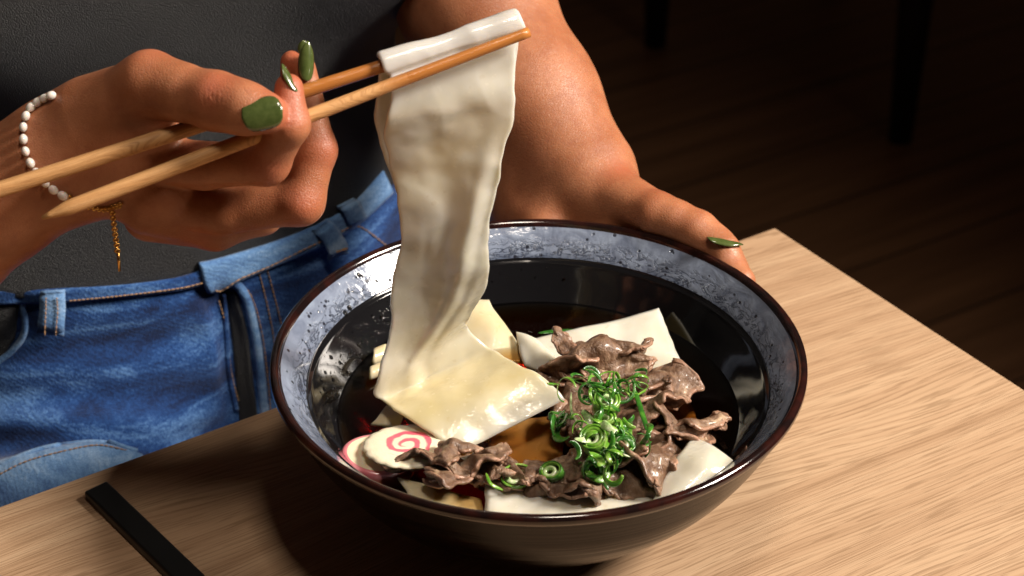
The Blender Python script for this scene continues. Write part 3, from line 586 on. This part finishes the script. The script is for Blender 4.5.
# ------------------------------------------------------------------ chopsticks
def chopstick(a,b,ra,rb,label,point):
    n=40; P=a+(b-a)*np.linspace(0,1,n)[:,None]; t=np.linspace(0,1,n); r=ra+(rb-ra)*t
    if point: r=r*np.clip(.28+t*n/3.4,0,1)
    V,F=tube(P,r,8,True); o=thing('chopstick',a,label,'chopstick','wooden chopsticks'); return o,V,F,P,r
def stick(a,b,ra,rb,label,point):
    d=b-a; Lh=np.linalg.norm(d); d/=Lh; n=60; t=np.linspace(0,1,n)
    r=ra+(rb-ra)*np.clip((t-.45)/.55,0,1)
    if point: r=r*np.clip(.25+t*Lh/1.3,0,1)
    up=np.array([0,0,1.])-d*d[2]; up/=np.linalg.norm(up); si=np.cross(up,d); V=[]
    q=8; sh=[(1,.45),(.45,1),(-.45,1),(-1,.45),(-1,-.45),(-.45,-1),(.45,-1),(1,-.45)]
    for i in range(n):
        for x,y in sh: V.append((t[i]*Lh,x*r[i],y*r[i]))
    F=[(i*q+(k+1)%q,i*q+k,(i+1)*q+k,(i+1)*q+(k+1)%q) for i in range(n-1) for k in range(q)]+[tuple(range(q)),tuple((n-1)*q+k for k in range(q-1,-1,-1))]
    o=mesh('chopstick',V,F,M['bamboo'],loc=(0,0,0)); o.matrix_world=Matrix(((d[0],si[0],up[0],a[0]*S),(d[1],si[1],up[1],a[1]*S),(d[2],si[2],up[2],a[2]*S),(0,0,0,1)))
    return tag(o,label,'chopstick','wooden chopsticks')
stick(cl+(cl-cr)*3.12,cr-ax*.3,.255,.19,'light wooden chopstick held higher, its tip inside the noodle roll',False)
stick(atD(42,218,68.0),atD(529,32,70.65),.245,.175,'light wooden chopstick held lower, pressing on the noodle, with pointed upper end',True)
# ------------------------------------------------------------------ person
def w2c(P): Q=P-POS; return np.stack([Q@RT,Q@UP,Q@FW],-1)
def c2w(P): return POS+P[...,0:1]*RT+P[...,1:2]*UP+P[...,2:3]*FW
def C(px,py,D): return np.array([(px-512)/K*D,-(py-288)/K*D,D])
ZC=(0,0,1)
def hand_right(P):
    k=chain(P,[(C(-260,420,78),3.9),(C(-60,240,73.5),2.5),(C(0,197,72.9),2.25),(C(50,167,72.5),2.1),(C(80,150,72.3),2.0)],.8,ax=ZC,f=1.15)
    palm=cap(P,C(80,150,72.3),C(135,120,71.8),2.05,1.9,ZC,1.25)
    palm=smin(palm,cap(P,C(110,165,72.6),C(165,190,72.4),1.75,1.35,ZC,1.2),.8)
    palm=smin(palm,cap(P,C(150,205,72.8),C(200,222,73.2),1.1,.85,ZC,1.1),.6)
    d=smin(k,palm,1.2)
    th=chain(P,[(C(95,118,71.5),1.45),(C(150,86,70.1),1.10),(C(180,92,69.5),.92),(C(216,101,68.8),.93),(C(244,108,68.3),.82),(C(267,113,68.0),.70)],.6)
    d=smin(d,th,.8)
    d=smin(d,cap(P,C(140,132,71.2),C(165,140,71.2),.75,.6),.5)
    A=chain(P,[(C(140,158,71.9),1.05),(C(205,166,71.3),.82),(C(266,161,70.3),.84),(C(289,124,68.9),.70),(C(289,88,68.95),.50)],.3)
    Df=chain(P,[(C(150,200,72.9),1.1),(C(225,210,72.5),.86),(C(300,201,72.1),.87),(C(317,150,71.9),.70),(C(304,68,71.75),.43)],.3)
    B=chain(P,[(C(200,180,73.2),.8),(C(300,150,73.2),.7),(C(292,62,72.1),.42)],.3)
    Ll=chain(P,[(C(150,215,73.6),1.0),(C(215,226,73.6),.88),(C(262,214,74.2),.75),(C(250,180,74.6),.6)],.3)
    d=smin(d,A,.12); d=smin(d,Ll,.15); d=smin(d,Df,.05); d=smin(d,B,.3)
    # knuckle folds of the thumb, creases
    for (c,w,am,lam,dx) in ((C(217,96,67.9),.36,.016,.15,(1,-.1,0)),(C(208,102,68.0),.3,.014,.13,(1,-.3,0)),(C(272,166,69.4),.28,.014,.14,(.7,-1,0)),(C(290,122,68.2),.25,.012,.12,(0,1,0)),(C(303,205,71.3),.3,.014,.15,(.7,-1,0)),(C(140,128,70.6),.35,-.03,.5,(.2,1,0))):
        q=P-c; r2=(q*q).sum(-1); dv=np.array(dx)/np.linalg.norm(dx); d=d+am*1.5*np.cos(q@dv*2*math.pi/lam+1.5*np.sin(q@np.array([3.,5.,1.])))*np.exp(-r2/w**2)
    for a_,b_,am,w in ((C(133,96,69.8),C(172,126,70.2),.10,.14),(C(196,72,68.9),C(206,92,68.2),.03,.10),(C(60,120,70.4),C(100,92,70.2),.03,.3),(C(170,190,71.2),C(240,186,70.6),.06,.16),(C(228,150,70.0),C(238,176,70.2),.05,.10),(C(150,150,70.8),C(160,180,71),.04,.12),(C(95,180,70.8),C(150,205,71.2),.05,.3)):
        ab=b_-a_; h_=np.clip(((P-a_)@ab)/(ab@ab),0,1); d=d+am*np.exp(-((P-a_-h_[...,None]*ab)**2).sum(-1)/w**2)
    d=d-.10*np.exp(-((P-C(152,66,70.0))**2).sum(-1)/.5)-.05*np.exp(-((P-C(290,205,71.3))**2).sum(-1)/.3)-.05*np.exp(-((P-C(272,170,69.6))**2).sum(-1)/.25)
    return d
def wp(p): return w2c(np.asarray(p,float)[None])[0]
def ba(deg,R,z): return wp((R*math.cos(math.radians(deg)),R*math.sin(math.radians(deg)),z))
def hand_left(P):
    k=chain(P,[(C(430,-330,101),4.3),(C(452,-140,98),4.2),(C(474,0,95),3.5),(C(532,98,92.6),2.95),(C(583,170,90.8),2.3)],1.2)
    T=lambda px,py,r:(wp(atR(px,py,10.5+r*.93)),r)
    th=chain(P,[(C(598,196,89.9),1.75),T(657,216,1.02),T(676,222,.90),T(697,232,.90),T(714,245,.82),T(724,250,.72)],.35)
    palm=cap(P,C(583,185,90.8),wp(atR(615,238,12.2)),2.1,1.6); palm=smin(palm,cap(P,C(528,110,93),C(535,215,91.6),2.3,2.1),1.2); palm=smin(palm,cap(P,C(560,200,91.2),ba(88,11.7,4.8),1.8,1.5),.8)
    d=smin(k,smin(palm,th,.55),1.2)
    def rr(z): return rout(z)+.72
    ix=chain(P,[(ba(80,12.2,5.2),1.1),(ba(63,rr(5.)+.15,4.9),.85),(wp(atR(728,268,11.0)),.78),(wp(atR(741,281,10.75)),.62)],.3)
    d=smin(d,ix,.3)
    for z0,a1,a2 in ((3.6,52,30),(2.4,56,34),(1.55,62,42)):
        f=chain(P,[(ba(84,rout(z0)+1.2,z0+.6),1.0),(ba((84+a1)/2,rr(z0)+.1,z0+.2),.82),(ba(a1,rr(z0),z0),.74),(ba(a2,rr(z0)-.05,z0-.1),.55)],.3); d=smin(d,f,.15)
    for (c,w,am,lam,dx) in ((C(697,219,87),.5,.03,.2,(1,-.4,0)),(C(650,203,88),.3,.03,.4,(1,-.1,0)),(C(622,178,88.5),.5,.012,.3,(1,.3,0)),(C(590,172,88.4),.5,.012,.22,(1,.5,0))):
        q=P-c; dv=np.array(dx)/np.linalg.norm(dx); d=d+am*np.cos(q@dv*2*math.pi/lam)*np.exp(-(q*q).sum(-1)/w**2)
    for a_,b_,am,w in ((C(651,194,87.9),C(641,222,87.3),.07,.16),(C(700,215,86.6),C(694,240,86.0),.025,.08)):
        ab=b_-a_; h_=np.clip(((P-a_)@ab)/(ab@ab),0,1); d=d+am*np.exp(-((P-a_-h_[...,None]*ab)**2).sum(-1)/w**2)
    return d
pe=thing('person',tab(-25,21,-75),'seated person in black top and blue jeans lifting a noodle with chopsticks','person')
def c_bounds(pts,m): A=np.array(pts); return A.min(0)-m,A.max(0)+m
mb=MB()
lo,hi=c_bounds([C(-75,262,73),C(-20,190,74),C(330,40,72),C(330,260,74),C(60,60,68)],.6); lo[2]=66.4; hi[2]=78; lo[0]=C(-75,0,73)[0]; lo[1]=C(0,330,73)[1]
RD=[C(150,66,70),C(216,90,68),C(268,165,69.6),C(300,205,71.5),C(322,150,71.5),C(285,110,68.4),C(290,78,68.6),C(292,60,71.8),C(280,112,67.5),C(200,232,73),C(660,205,87),C(698,222,86.4),C(722,250,86),C(620,180,88.5),C(545,160,90)]
def redness(V): return np.clip(sum(np.exp(-((V-p)**2).sum(1)/.55) for p in RD),0,1)
V,F=surfnets(hand_right,lo,hi,.075); mb.add(c2w(V),F,redness(V))
lo,hi=c_bounds([C(380,-60,90),C(640,200,90),C(760,330,90),C(520,150,90)],1.2); lo[2]=82.; hi[2]=100; lo[1]=C(0,395,86)[1]; hi[1]=C(0,-60,95)[1]
V,F=surfnets(hand_left,lo,hi,.10); mb.add(c2w(V),F,redness(V))
# torso loft in table-aligned frame
TC=tab(-24.8,20.3,0); TC[2]=0
ZS=np.array([-18,-10,-4,0,5,10,15,20,26,34,40,44.]); TA=np.array([16.5,16.8,15.2,14.0,13.2,13.2,13.8,14.6,15.5,17,13,5.]); TBb=np.array([11,11.2,10.2,9.6,9.1,9.0,9.3,9.6,10,9,7,5.])
def torso(P,off=0.):
    q=P-TC; z=P[...,2]; x=q@EA; y=q@EB; a=np.interp(z,ZS,TA)+off; b=np.interp(z,ZS,TBb)+off
    r=np.sqrt((x/a)**2+(y/b)**2)+1e-6; g=np.sqrt((x/a**2)**2+(y/b**2)**2)/r+1e-6
    return (r-1)/g*.9
def bust(P,off=0.):
    d=None
    for s in (-1,1):
        q=P-(TC+EA*(8.5*s)-EB*6.2+np.array([0,0,20.8])); e=np.stack([(q@EA)/8.8,(q@EB)/7.6,q[...,2]/9.8],-1); r=np.sqrt((e**2).sum(-1)); v=(r-1)*8.-off; d=v if d is None else smin(d,v,5.)
    return d
def shoulders(P,off=0.):
    d=None
    for s in (-1,1):
        sh=TC+EA*(18*s)+np.array([0,0,40]); eb=c2w(C(-330,470,80)[None])[0] if s<0 else c2w(C(432,-330,101)[None])[0]
        v=cap(P,sh,eb,4.9+off,3.9+off); v=smin(v,cap(P,sh,TC+np.array([0,0,42.]),5+off,6+off),4.); d=v if d is None else np.minimum(d,v)
    return d
def legs(P,off=0.,joint=3.5):
    d=None
    for s,al0,al1 in ((-1,-33.5,-37),(1,-16.5,-13)):
        hp=tab(al0,17,-13.5); kn=tab(al1,-24,-13.5); an=tab(al1,-20,-62)
        v=chain(P,[(hp,8.6+off),(kn,6.5+off),(an,4.6+off)],2.)
        d=v if d is None else smin(d,v,1.2)
    return d
def body(P):
    d=smin(torso(P,-.5)+2.4*np.clip((3-P[...,2])/2,0,1),shoulders(P),3.); d=smin(d,legs(P,-3.),1.); d=smin(d,cap(P,TC+np.array([0,0,42.]),TC+np.array([0,0,52.]),5,4.6),3)
    c1=c2w(np.array([C(-260,420,78),C(-104,274,74.4),C(-330,470,80)])); d=np.minimum(d,smin(cap(P,c1[2],c1[0],3.8,3.6),cap(P,c1[0],c1[1],3.4,2.1),1.))
    c1=c2w(np.array([C(430,-330,101),C(452,-140,98),C(466,-62,96.2)])); d=np.minimum(d,smin(cap(P,c1[0],c1[1],4.2,4.1),cap(P,c1[1],c1[2],4.1,3.6),1.)); return d
V,F=surfnets(body,(-75,-26,-70),(32,62,50),1.0); mb.add(V,F)
mb.build('body',M['skin'],pe,attr='red')
SH=.35
def shirt_f(P):
    q=P-TC; d=smin(smin(torso(P,SH),bust(P,SH),4.),shoulders(P,.5),2.)
    x=q@EA; y=q@EB
    w=noise3(P,51,2,.35)*.18
    for (a,b,am,wd) in ((atD(250,190,90),atD(395,95,96),.35,.9),(atD(180,60,88),atD(340,140,93),.22,1.1)):
        ba_=b-a; h=np.clip(((P-a)@ba_)/(ba_@ba_),0,1); r2=((P-a-h[...,None]*ba_)**2).sum(-1); w=w+am*np.exp(-r2/wd**2)
    d=d-w*.5; hem=.6+.25*np.sin(x*.35+1)-.045*x*0
    d=-smin(-d,(P[...,2]-hem),.5) ; 
    return d
V,F=surfnets(lambda P:np.maximum(shirt_f(P),np.maximum(P[...,2]-41.5,-(P-(TC+EA*0))@EA*0-99)),(-60,-2,-1),(18,58,43),.42)
keep=V; mesh('shirt',V,F,M['shirt'],pe)
# jeans
FL=[(203,272),(224,296),(234,330),(240,370),(244,410),(246,440)]
def jeans_base(P):
    d=smin(torso(P,0.),legs(P),2.6); return d
folds=[]
def hitb(px,py,fn=jeans_base):
    h=march(fn,px,py,84,122,90); 
    return h
def foldpath(pts,amp,w):
    Q=[hitb(*p) for p in pts]; Q=[q[0] for q in Q if q is not None]
    if len(Q)>1: folds.append((path(Q,max(6,len(Q)*4)),amp,w))
foldpath([(20,318),(90,316),(170,308),(215,312)],.25,.9); foldpath([(0,348),(60,352),(130,342),(200,340)],-.3,.7); foldpath([(0,372),(70,366),(140,372),(215,356)],.45,1.1)
foldpath([(0,400),(70,402),(150,396),(225,402)],-.28,.8); foldpath([(0,420),(60,418),(130,424),(200,418)],.35,.9)
foldpath([(-10,446),(50,443),(110,441),(170,446),(230,432)],-2.2,.6); foldpath([(-10,474),(40,462),(80,456),(120,466)],.6,1.3); foldpath([(60,448),(90,448),(125,455)],.35,.5)
foldpath([(x-4,y) for x,y in FL[1:]],-2.8,.55); foldpath([(x+15,y) for x,y in FL[1:]],.35,.4)
foldpath([(300,260),(330,290),(345,330)],.3,1.2); foldpath([(280,330),(265,370),(262,410)],-.3,.9); foldpath([(22,300),(26,330),(12,352),(-8,366)],-.5,.45)
def jeans_f(P):
    full=jeans_base(P); near=np.abs(full)<2.5; P=P[near]; d=full[near]
    for Q,am,w in folds:
        c=Q.mean(0); rad=np.linalg.norm(Q-c,axis=1).max()+2.6*w; sel=((P-c)**2).sum(-1)<rad*rad
        if not sel.any(): continue
        Ps=P[sel]; r2=None
        for i in range(len(Q)-1):
            a,b=Q[i],Q[i+1]; ab=b-a; h=np.clip(((Ps-a)@ab)/(ab@ab),0,1); v=((Ps-a-h[...,None]*ab)**2).sum(-1); r2=v if r2 is None else np.minimum(r2,v)
        d[sel]-=am*np.exp(-r2/w**2)*.6
    full[near]=d
    return full
def jeans_far(P): return np.maximum(jeans_base(P),P[...,2]-1.2)
def jeans_near(P): return np.maximum(jeans_f(P),P[...,2]-1.2)
# fine grid for the visible lap, coarse for the rest
lo=np.array([-46,4,-16.]);hi=np.array([2,40,2.])
V,F=surfnets(jeans_near,lo,hi,.24); mj=MB(); mj.add(V,F)
V,F=surfnets(lambda P:np.maximum(jeans_base(P)+.12+2.*np.clip(np.minimum((P-lo).min(-1),(hi-P).min(-1))-.4+9*(P[...,2]>-2),0,1),P[...,2]-1.),(-66,-26,-70),(16,56,3),.9); mj.add(V,F)
jn=mj.build('jeans',M['denim'],pe)
_sc={}
def surf(px,py,off=0.):
    k=(round(px,1),round(py,1))
    if k not in _sc:
        h=hitb(px,py,jeans_base)
        if h is not None:
            t=float((h[0]-POS)@FW); h=march(jeans_f,px,py,t-1.6,t+1.6,24) or h
        _sc[k]=h
    h=_sc[k]
    return None if h is None else h[0]+h[1]*off
def ribbon(name,top,bot,mat,off=.12,t=.22,n=40,m=8,wav=0):
    def pl(p): return path([(a,b,0) for a,b in p],n)
    A,B=pl(top),pl(bot); G=[];last=None
    for i in range(n):
        row=[]
        for j in range(m):
            q=A[i]+(B[i]-A[i])*j/(m-1); s=surf(q[0],q[1],off)
            if s is None: s=last if last is not None else atD(q[0],q[1],100)
            last=s; row.append(s)
        G.append(row)
    G=np.array(G); D=np.linalg.norm(G-POS,axis=-1)
    V,F,_=sheet(G,t,2); return mesh(name,V,F,M[mat],pe)
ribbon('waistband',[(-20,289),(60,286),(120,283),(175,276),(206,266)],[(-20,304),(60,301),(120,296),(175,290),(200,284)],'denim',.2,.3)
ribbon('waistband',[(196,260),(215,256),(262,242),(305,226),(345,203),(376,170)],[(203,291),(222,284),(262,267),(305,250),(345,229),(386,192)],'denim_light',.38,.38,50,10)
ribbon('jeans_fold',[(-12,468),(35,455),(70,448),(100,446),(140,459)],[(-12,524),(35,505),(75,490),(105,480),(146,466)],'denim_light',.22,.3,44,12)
ribbon('fly_shadow_strip',[(225,292),(231,330),(235,370),(240,428)],[(236,292),(247,330),(252,370),(259,428)],'shirt',.03,.12,30,6)  # black strip that paints the shadow inside the open fly fold
ribbon('pocket_black_strip',[(-12,301),(6,301),(19,306)],[(-12,366),(3,354),(15,338)],'shirt',.03,.1,14,8)  # thin black strip laid on the jeans beside the left pocket edge
def loop_part(pts,w,off=.75):
    P=path([(a,b,0) for a,b in pts],20); T=np.gradient(P,axis=0); G=[]
    for i in range(20):
        nn=np.array([-T[i][1],T[i][0]]); nn/=np.linalg.norm(nn); G.append([surf(P[i][0]+nn[0]*w*s,P[i][1]+nn[1]*w*s,off*(1 if 2<i<17 else .7)) for s in (-1,-.5,0,.5,1)])
    V,F,_=sheet(np.array(G),.25,2); return mesh('belt_loop',V,F,M['denim_light'],pe)
loop_part([(54,286),(55,305),(53,329)],12); loop_part([(312,222),(322,236),(331,256)],10); loop_part([(338,200),(343,210),(348,222)],9)
# flap edge of the fly and other raised seams
def seam(pts,r,mat='denim_light',off=.05):
    P=[surf(x,y,off) for x,y in path([(a,b,0) for a,b in pts],46)[:,:2]]; P=np.array([p for p in P if p is not None]); V,F=tube(P,r,8); return mesh('seam',V,F,M[mat],pe)
seam([(x+19,y-3) for x,y in FL],.24); seam([(224,293),(226,330),(228,370),(236,410)],.14,'denim')
seam([(22,300),(25,330),(13,350),(-5,364)],.16,'denim_light'); seam([(0,470),(30,458),(70,449),(100,446),(135,456)],.12,'denim_light',.3)
def stitch(pts,step=7,off=.1,r=.034):
    P=path([(a,b,0) for a,b in pts],200)[:,:2]; sl=np.concatenate([[0],np.cumsum(np.linalg.norm(np.diff(P,axis=0),axis=1))]); n=int(sl[-1]/1.4)+2; q=np.linspace(0,sl[-1],n)
    Q=[];rr=[]
    for x in q:
        p=surf(np.interp(x,sl,P[:,0]),np.interp(x,sl,P[:,1]),off)
        if p is None or (Q and np.linalg.norm(p-Q[-1])>1.5): continue
        f=(x%step)/step; Q.append(p if f<.68 else p-(p-POS)/np.linalg.norm(p-POS)*-.05); rr.append(r if f<.68 else r*.25)
    if len(Q)>3: V,F=tube(Q,rr,6); mesh('stitching',V,F,M['thread'],pe)
stitch([(208,283),(240,272),(300,246),(345,222)],5,.62); stitch([(70,298),(120,293),(175,286),(200,280)],4,.42)
stitch([(x+26,y) for x,y in FL],4,.1); stitch([(255,262),(262,285),(270,320),(275,350)],4,.06); stitch([(264,260),(271,285),(280,320),(284,340)],4,.06)
stitch([(49,290),(49,306),(48,326)],4,.95); stitch([(59,290),(60,306),(58,326)],4,.95); stitch([(323,250),(334,246)],3,.95,.07); stitch([(0,480),(30,466),(70,456),(100,452),(125,457)],5,.42)
stitch([(218,300),(226,330),(230,370),(238,400)],4,.12); stitch([(345,225),(362,228),(385,245)],4,.06)
# finger nails
def nail_part(c,along,normal,Ln,Wd,arch=.35,label=None,pw=3.):
    c=np.array(c,float); al=np.array(along,float); al/=np.linalg.norm(al); n=np.array(normal,float); n-=al*n.dot(al); n/=np.linalg.norm(n); si=np.cross(n,al)
    su,sv=22,13; G=[]
    for i in range(su):
        u=i/(su-1); w=Wd/2*(max(0,1-abs(2*u-1)**pw)**(1/2.1) if u<.5 or pw>3.3 else max(0,1-((u-.5)*2)**2.0)**.8); w=max(w,.03)
        G.append([c+al*(u-.5)*Ln+si*w*s+n*(-arch*(w*s/Wd*2)**2*Wd*.8+.12*Ln*(.25-(u-.5)**2)) for s in np.linspace(-1,1,sv)])
    V,F,_=sheet(np.array(G),.07,2); o=mesh('fingernail',V,F,M['nail'],pe); 
    if label: o['label']=label
def cv(x,y,z): return RT*x+UP*y+FW*z
def surfh(fn,px,py,t0,t1): return march(lambda P:fn(w2c(P)),px,py,t0,t1,120)
nail_part(atD(262,113,67.25),cv(1,.25,.0),cv(-.02,.10,-1),1.42,1.12,.22,'green painted thumb nail of the hand with chopsticks',pw=3.6)
nail_part(atD(290,78,68.62),cv(-.5,.85,0),cv(.85,.35,-.3),1.15,.55,.3)
nail_part(atD(307,61,71.2),cv(.02,1,0),cv(.35,.05,-1),1.45,.56,.4)
nail_part(atD(303,47,71.9),cv(.1,1,0),cv(.2,.05,-1),.5,.36,.4)
h=surfh(hand_left,722,243,80,95); nail_part(atD(725,241,float((h[0]-POS)@FW)+.12),cv(1,-.2,.1),cv(.1,1,-.28),1.6,.72,.3,'green painted thumb nail of the hand on the bowl')
# bracelet
br=thing('bracelet',atD(30,150,70.5),'white pearl bracelet with a hanging gold chain on the wrist','bracelet')
PP=[(54,98),(47,101),(40,105),(33,110),(28,118.5),(25.5,129),(25.5,140.5),(27.5,152),(32,163),(38,172.5),(46,182),(54,188.5),(63,194)]
def onarm(px,py,o):
    h=surfh(hand_right,px,py,66,76)
    return h[0]+h[1]*o if h is not None else None
last=None
for i,(x,y) in enumerate(PP):
    p=onarm(x,y,.15)
    if p is None: p=atD(x,y,(last[1]+POS[1]*0) if False else 71.0 if last is None else float((last-POS)@FW)+.3)
    last=p; q=PP[min(i+1,len(PP)-1)]; q0=PP[max(i-1,0)]; d=cv(q[0]-q0[0],-(q[1]-q0[1]),0); d/=np.linalg.norm(d)
    rr=.172*(1-.15*random.random()); P=[p+d*rr*1.2*math.sin(a) for a in np.linspace(-1.5,1.5,9)]; V,F=tube(P,[rr*max(math.cos(a),.07) for a in np.linspace(-1.5,1.5,9)],12); mesh('pearl',V,F,M['pearl'],br)
ch_=[(66,196),(76,201),(86,205.5),(97,208.5),(106,209),(114,207),(122,204)]
def links(P2,name,r=.11):
    mb=MB()
    for i in range(len(P2)-1):
        a,b=P2[i],P2[i+1]; c=(a+b)/2; d=(b-a)/np.linalg.norm(b-a); n=np.cross(d,FW) if i%2 else FW-d*d.dot(FW); n/=np.linalg.norm(n)
        L2=np.linalg.norm(b-a)*.62; P=[c+d*math.cos(t)*L2+n*math.sin(t)*r*.8 for t in np.linspace(0,2*math.pi,13)]; V,F=tube(P,.042,6,False); mb.add(V,F)
    return mb.build(name,M['gold'],br)
Q=[];last=float((last-POS)@FW)
for x,y in path([(a,b,0) for a,b in ch_],26)[:,:2]:
    p=onarm(x,y,.06); D=float((p-POS)@FW) if p is not None else last; D=min(D,last+.12); last=D; Q.append(atD(x,y,D-.02))
links(Q,'chain'); top=Q[18]; Dt=float((top-POS)@FW)-.1
links([atD(112+5.5*t,209+43*t,Dt+.55*t) for t in np.linspace(0,1,17)],'pendant_chain',.1)
V,F=tube([atD(118,251,Dt+.6),atD(119.5,271,Dt+.9)],.055,8); mesh('pendant',V,F,M['gold'],br)
# stool under the person (hidden below the table edge)
st=thing('stool',(*tab(-25,22,0)[:2],-75),'dark stool the person sits on, behind the table','stool')
V,F=lathe([(0.001,-24),(17,-24),(18,-24.5),(18,-27),(0.001,-27)],40,(*tab(-25,22,0)[:2],0)); mesh('seat',V,F,M['chair_black'],st)
for s1 in (-1,1):
    for s2 in (-1,1):
        p=tab(-25+13*s1,22+12*s2,0); V,F=tube([(p[0],p[1],-75),(p[0],p[1],-27)],1.6,10); mesh('leg',V,F,M['chair_black'],st)
# ------------------------------------------------------------------ camera, light
cd=bpy.data.cameras.new('camera'); cam=bpy.data.objects.new('camera',cd); COL.objects.link(cam)
cam.matrix_world=Matrix(((RT[0],UP[0],-FW[0],POS[0]*S),(RT[1],UP[1],-FW[1],POS[1]*S),(RT[2],UP[2],-FW[2],POS[2]*S),(0,0,0,1)))
cd.lens=70; cd.sensor_width=36; cd.clip_start=.02; cd.clip_end=60; cd.dof.use_dof=True; cd.dof.focus_distance=.775; cd.dof.aperture_fstop=16
scene.camera=cam
def area(name,loc,target,size,power,col,sy=None,spread=180):
    l=bpy.data.lights.new(name,'AREA'); l.energy=power; l.color=col; l.size=size*S; l.spread=math.radians(spread)
    if sy: l.shape='RECTANGLE'; l.size_y=sy*S
    o=bpy.data.objects.new(name,l); COL.objects.link(o); loc=np.array(loc,float); o.location=Vector(loc*S)
    o.rotation_euler=Vector(np.array(target,float)-loc).to_track_quat('-Z','Y').to_euler(); return o
az,el,d=math.radians(-7),math.radians(40),150
area('key_softbox',np.array([math.cos(az)*math.cos(el),math.sin(az)*math.cos(el),math.sin(el)])*d+np.array([0,5,8]),(-4,8,8),38,14.0,(1,.90,.79),spread=92)
area('fill_softbox',(15,-35,160),(-3,5,8),26,.95,(1,.86,.72),spread=60)
w=bpy.data.worlds.new('World'); scene.world=w; w.use_nodes=True; w.node_tree.nodes['Background'].inputs[0].default_value=(1,.55,.32,1); w.node_tree.nodes['Background'].inputs[1].default_value=.024
scene.view_settings.view_transform='Standard'; scene.view_settings.look='None'; scene.view_settings.exposure=0; scene.view_settings.gamma=1
scene.cycles.use_denoising=True; scene.cycles.max_bounces=10; scene.cycles.transparent_max_bounces=16; scene.cycles.caustics_reflective=False; scene.cycles.caustics_refractive=False
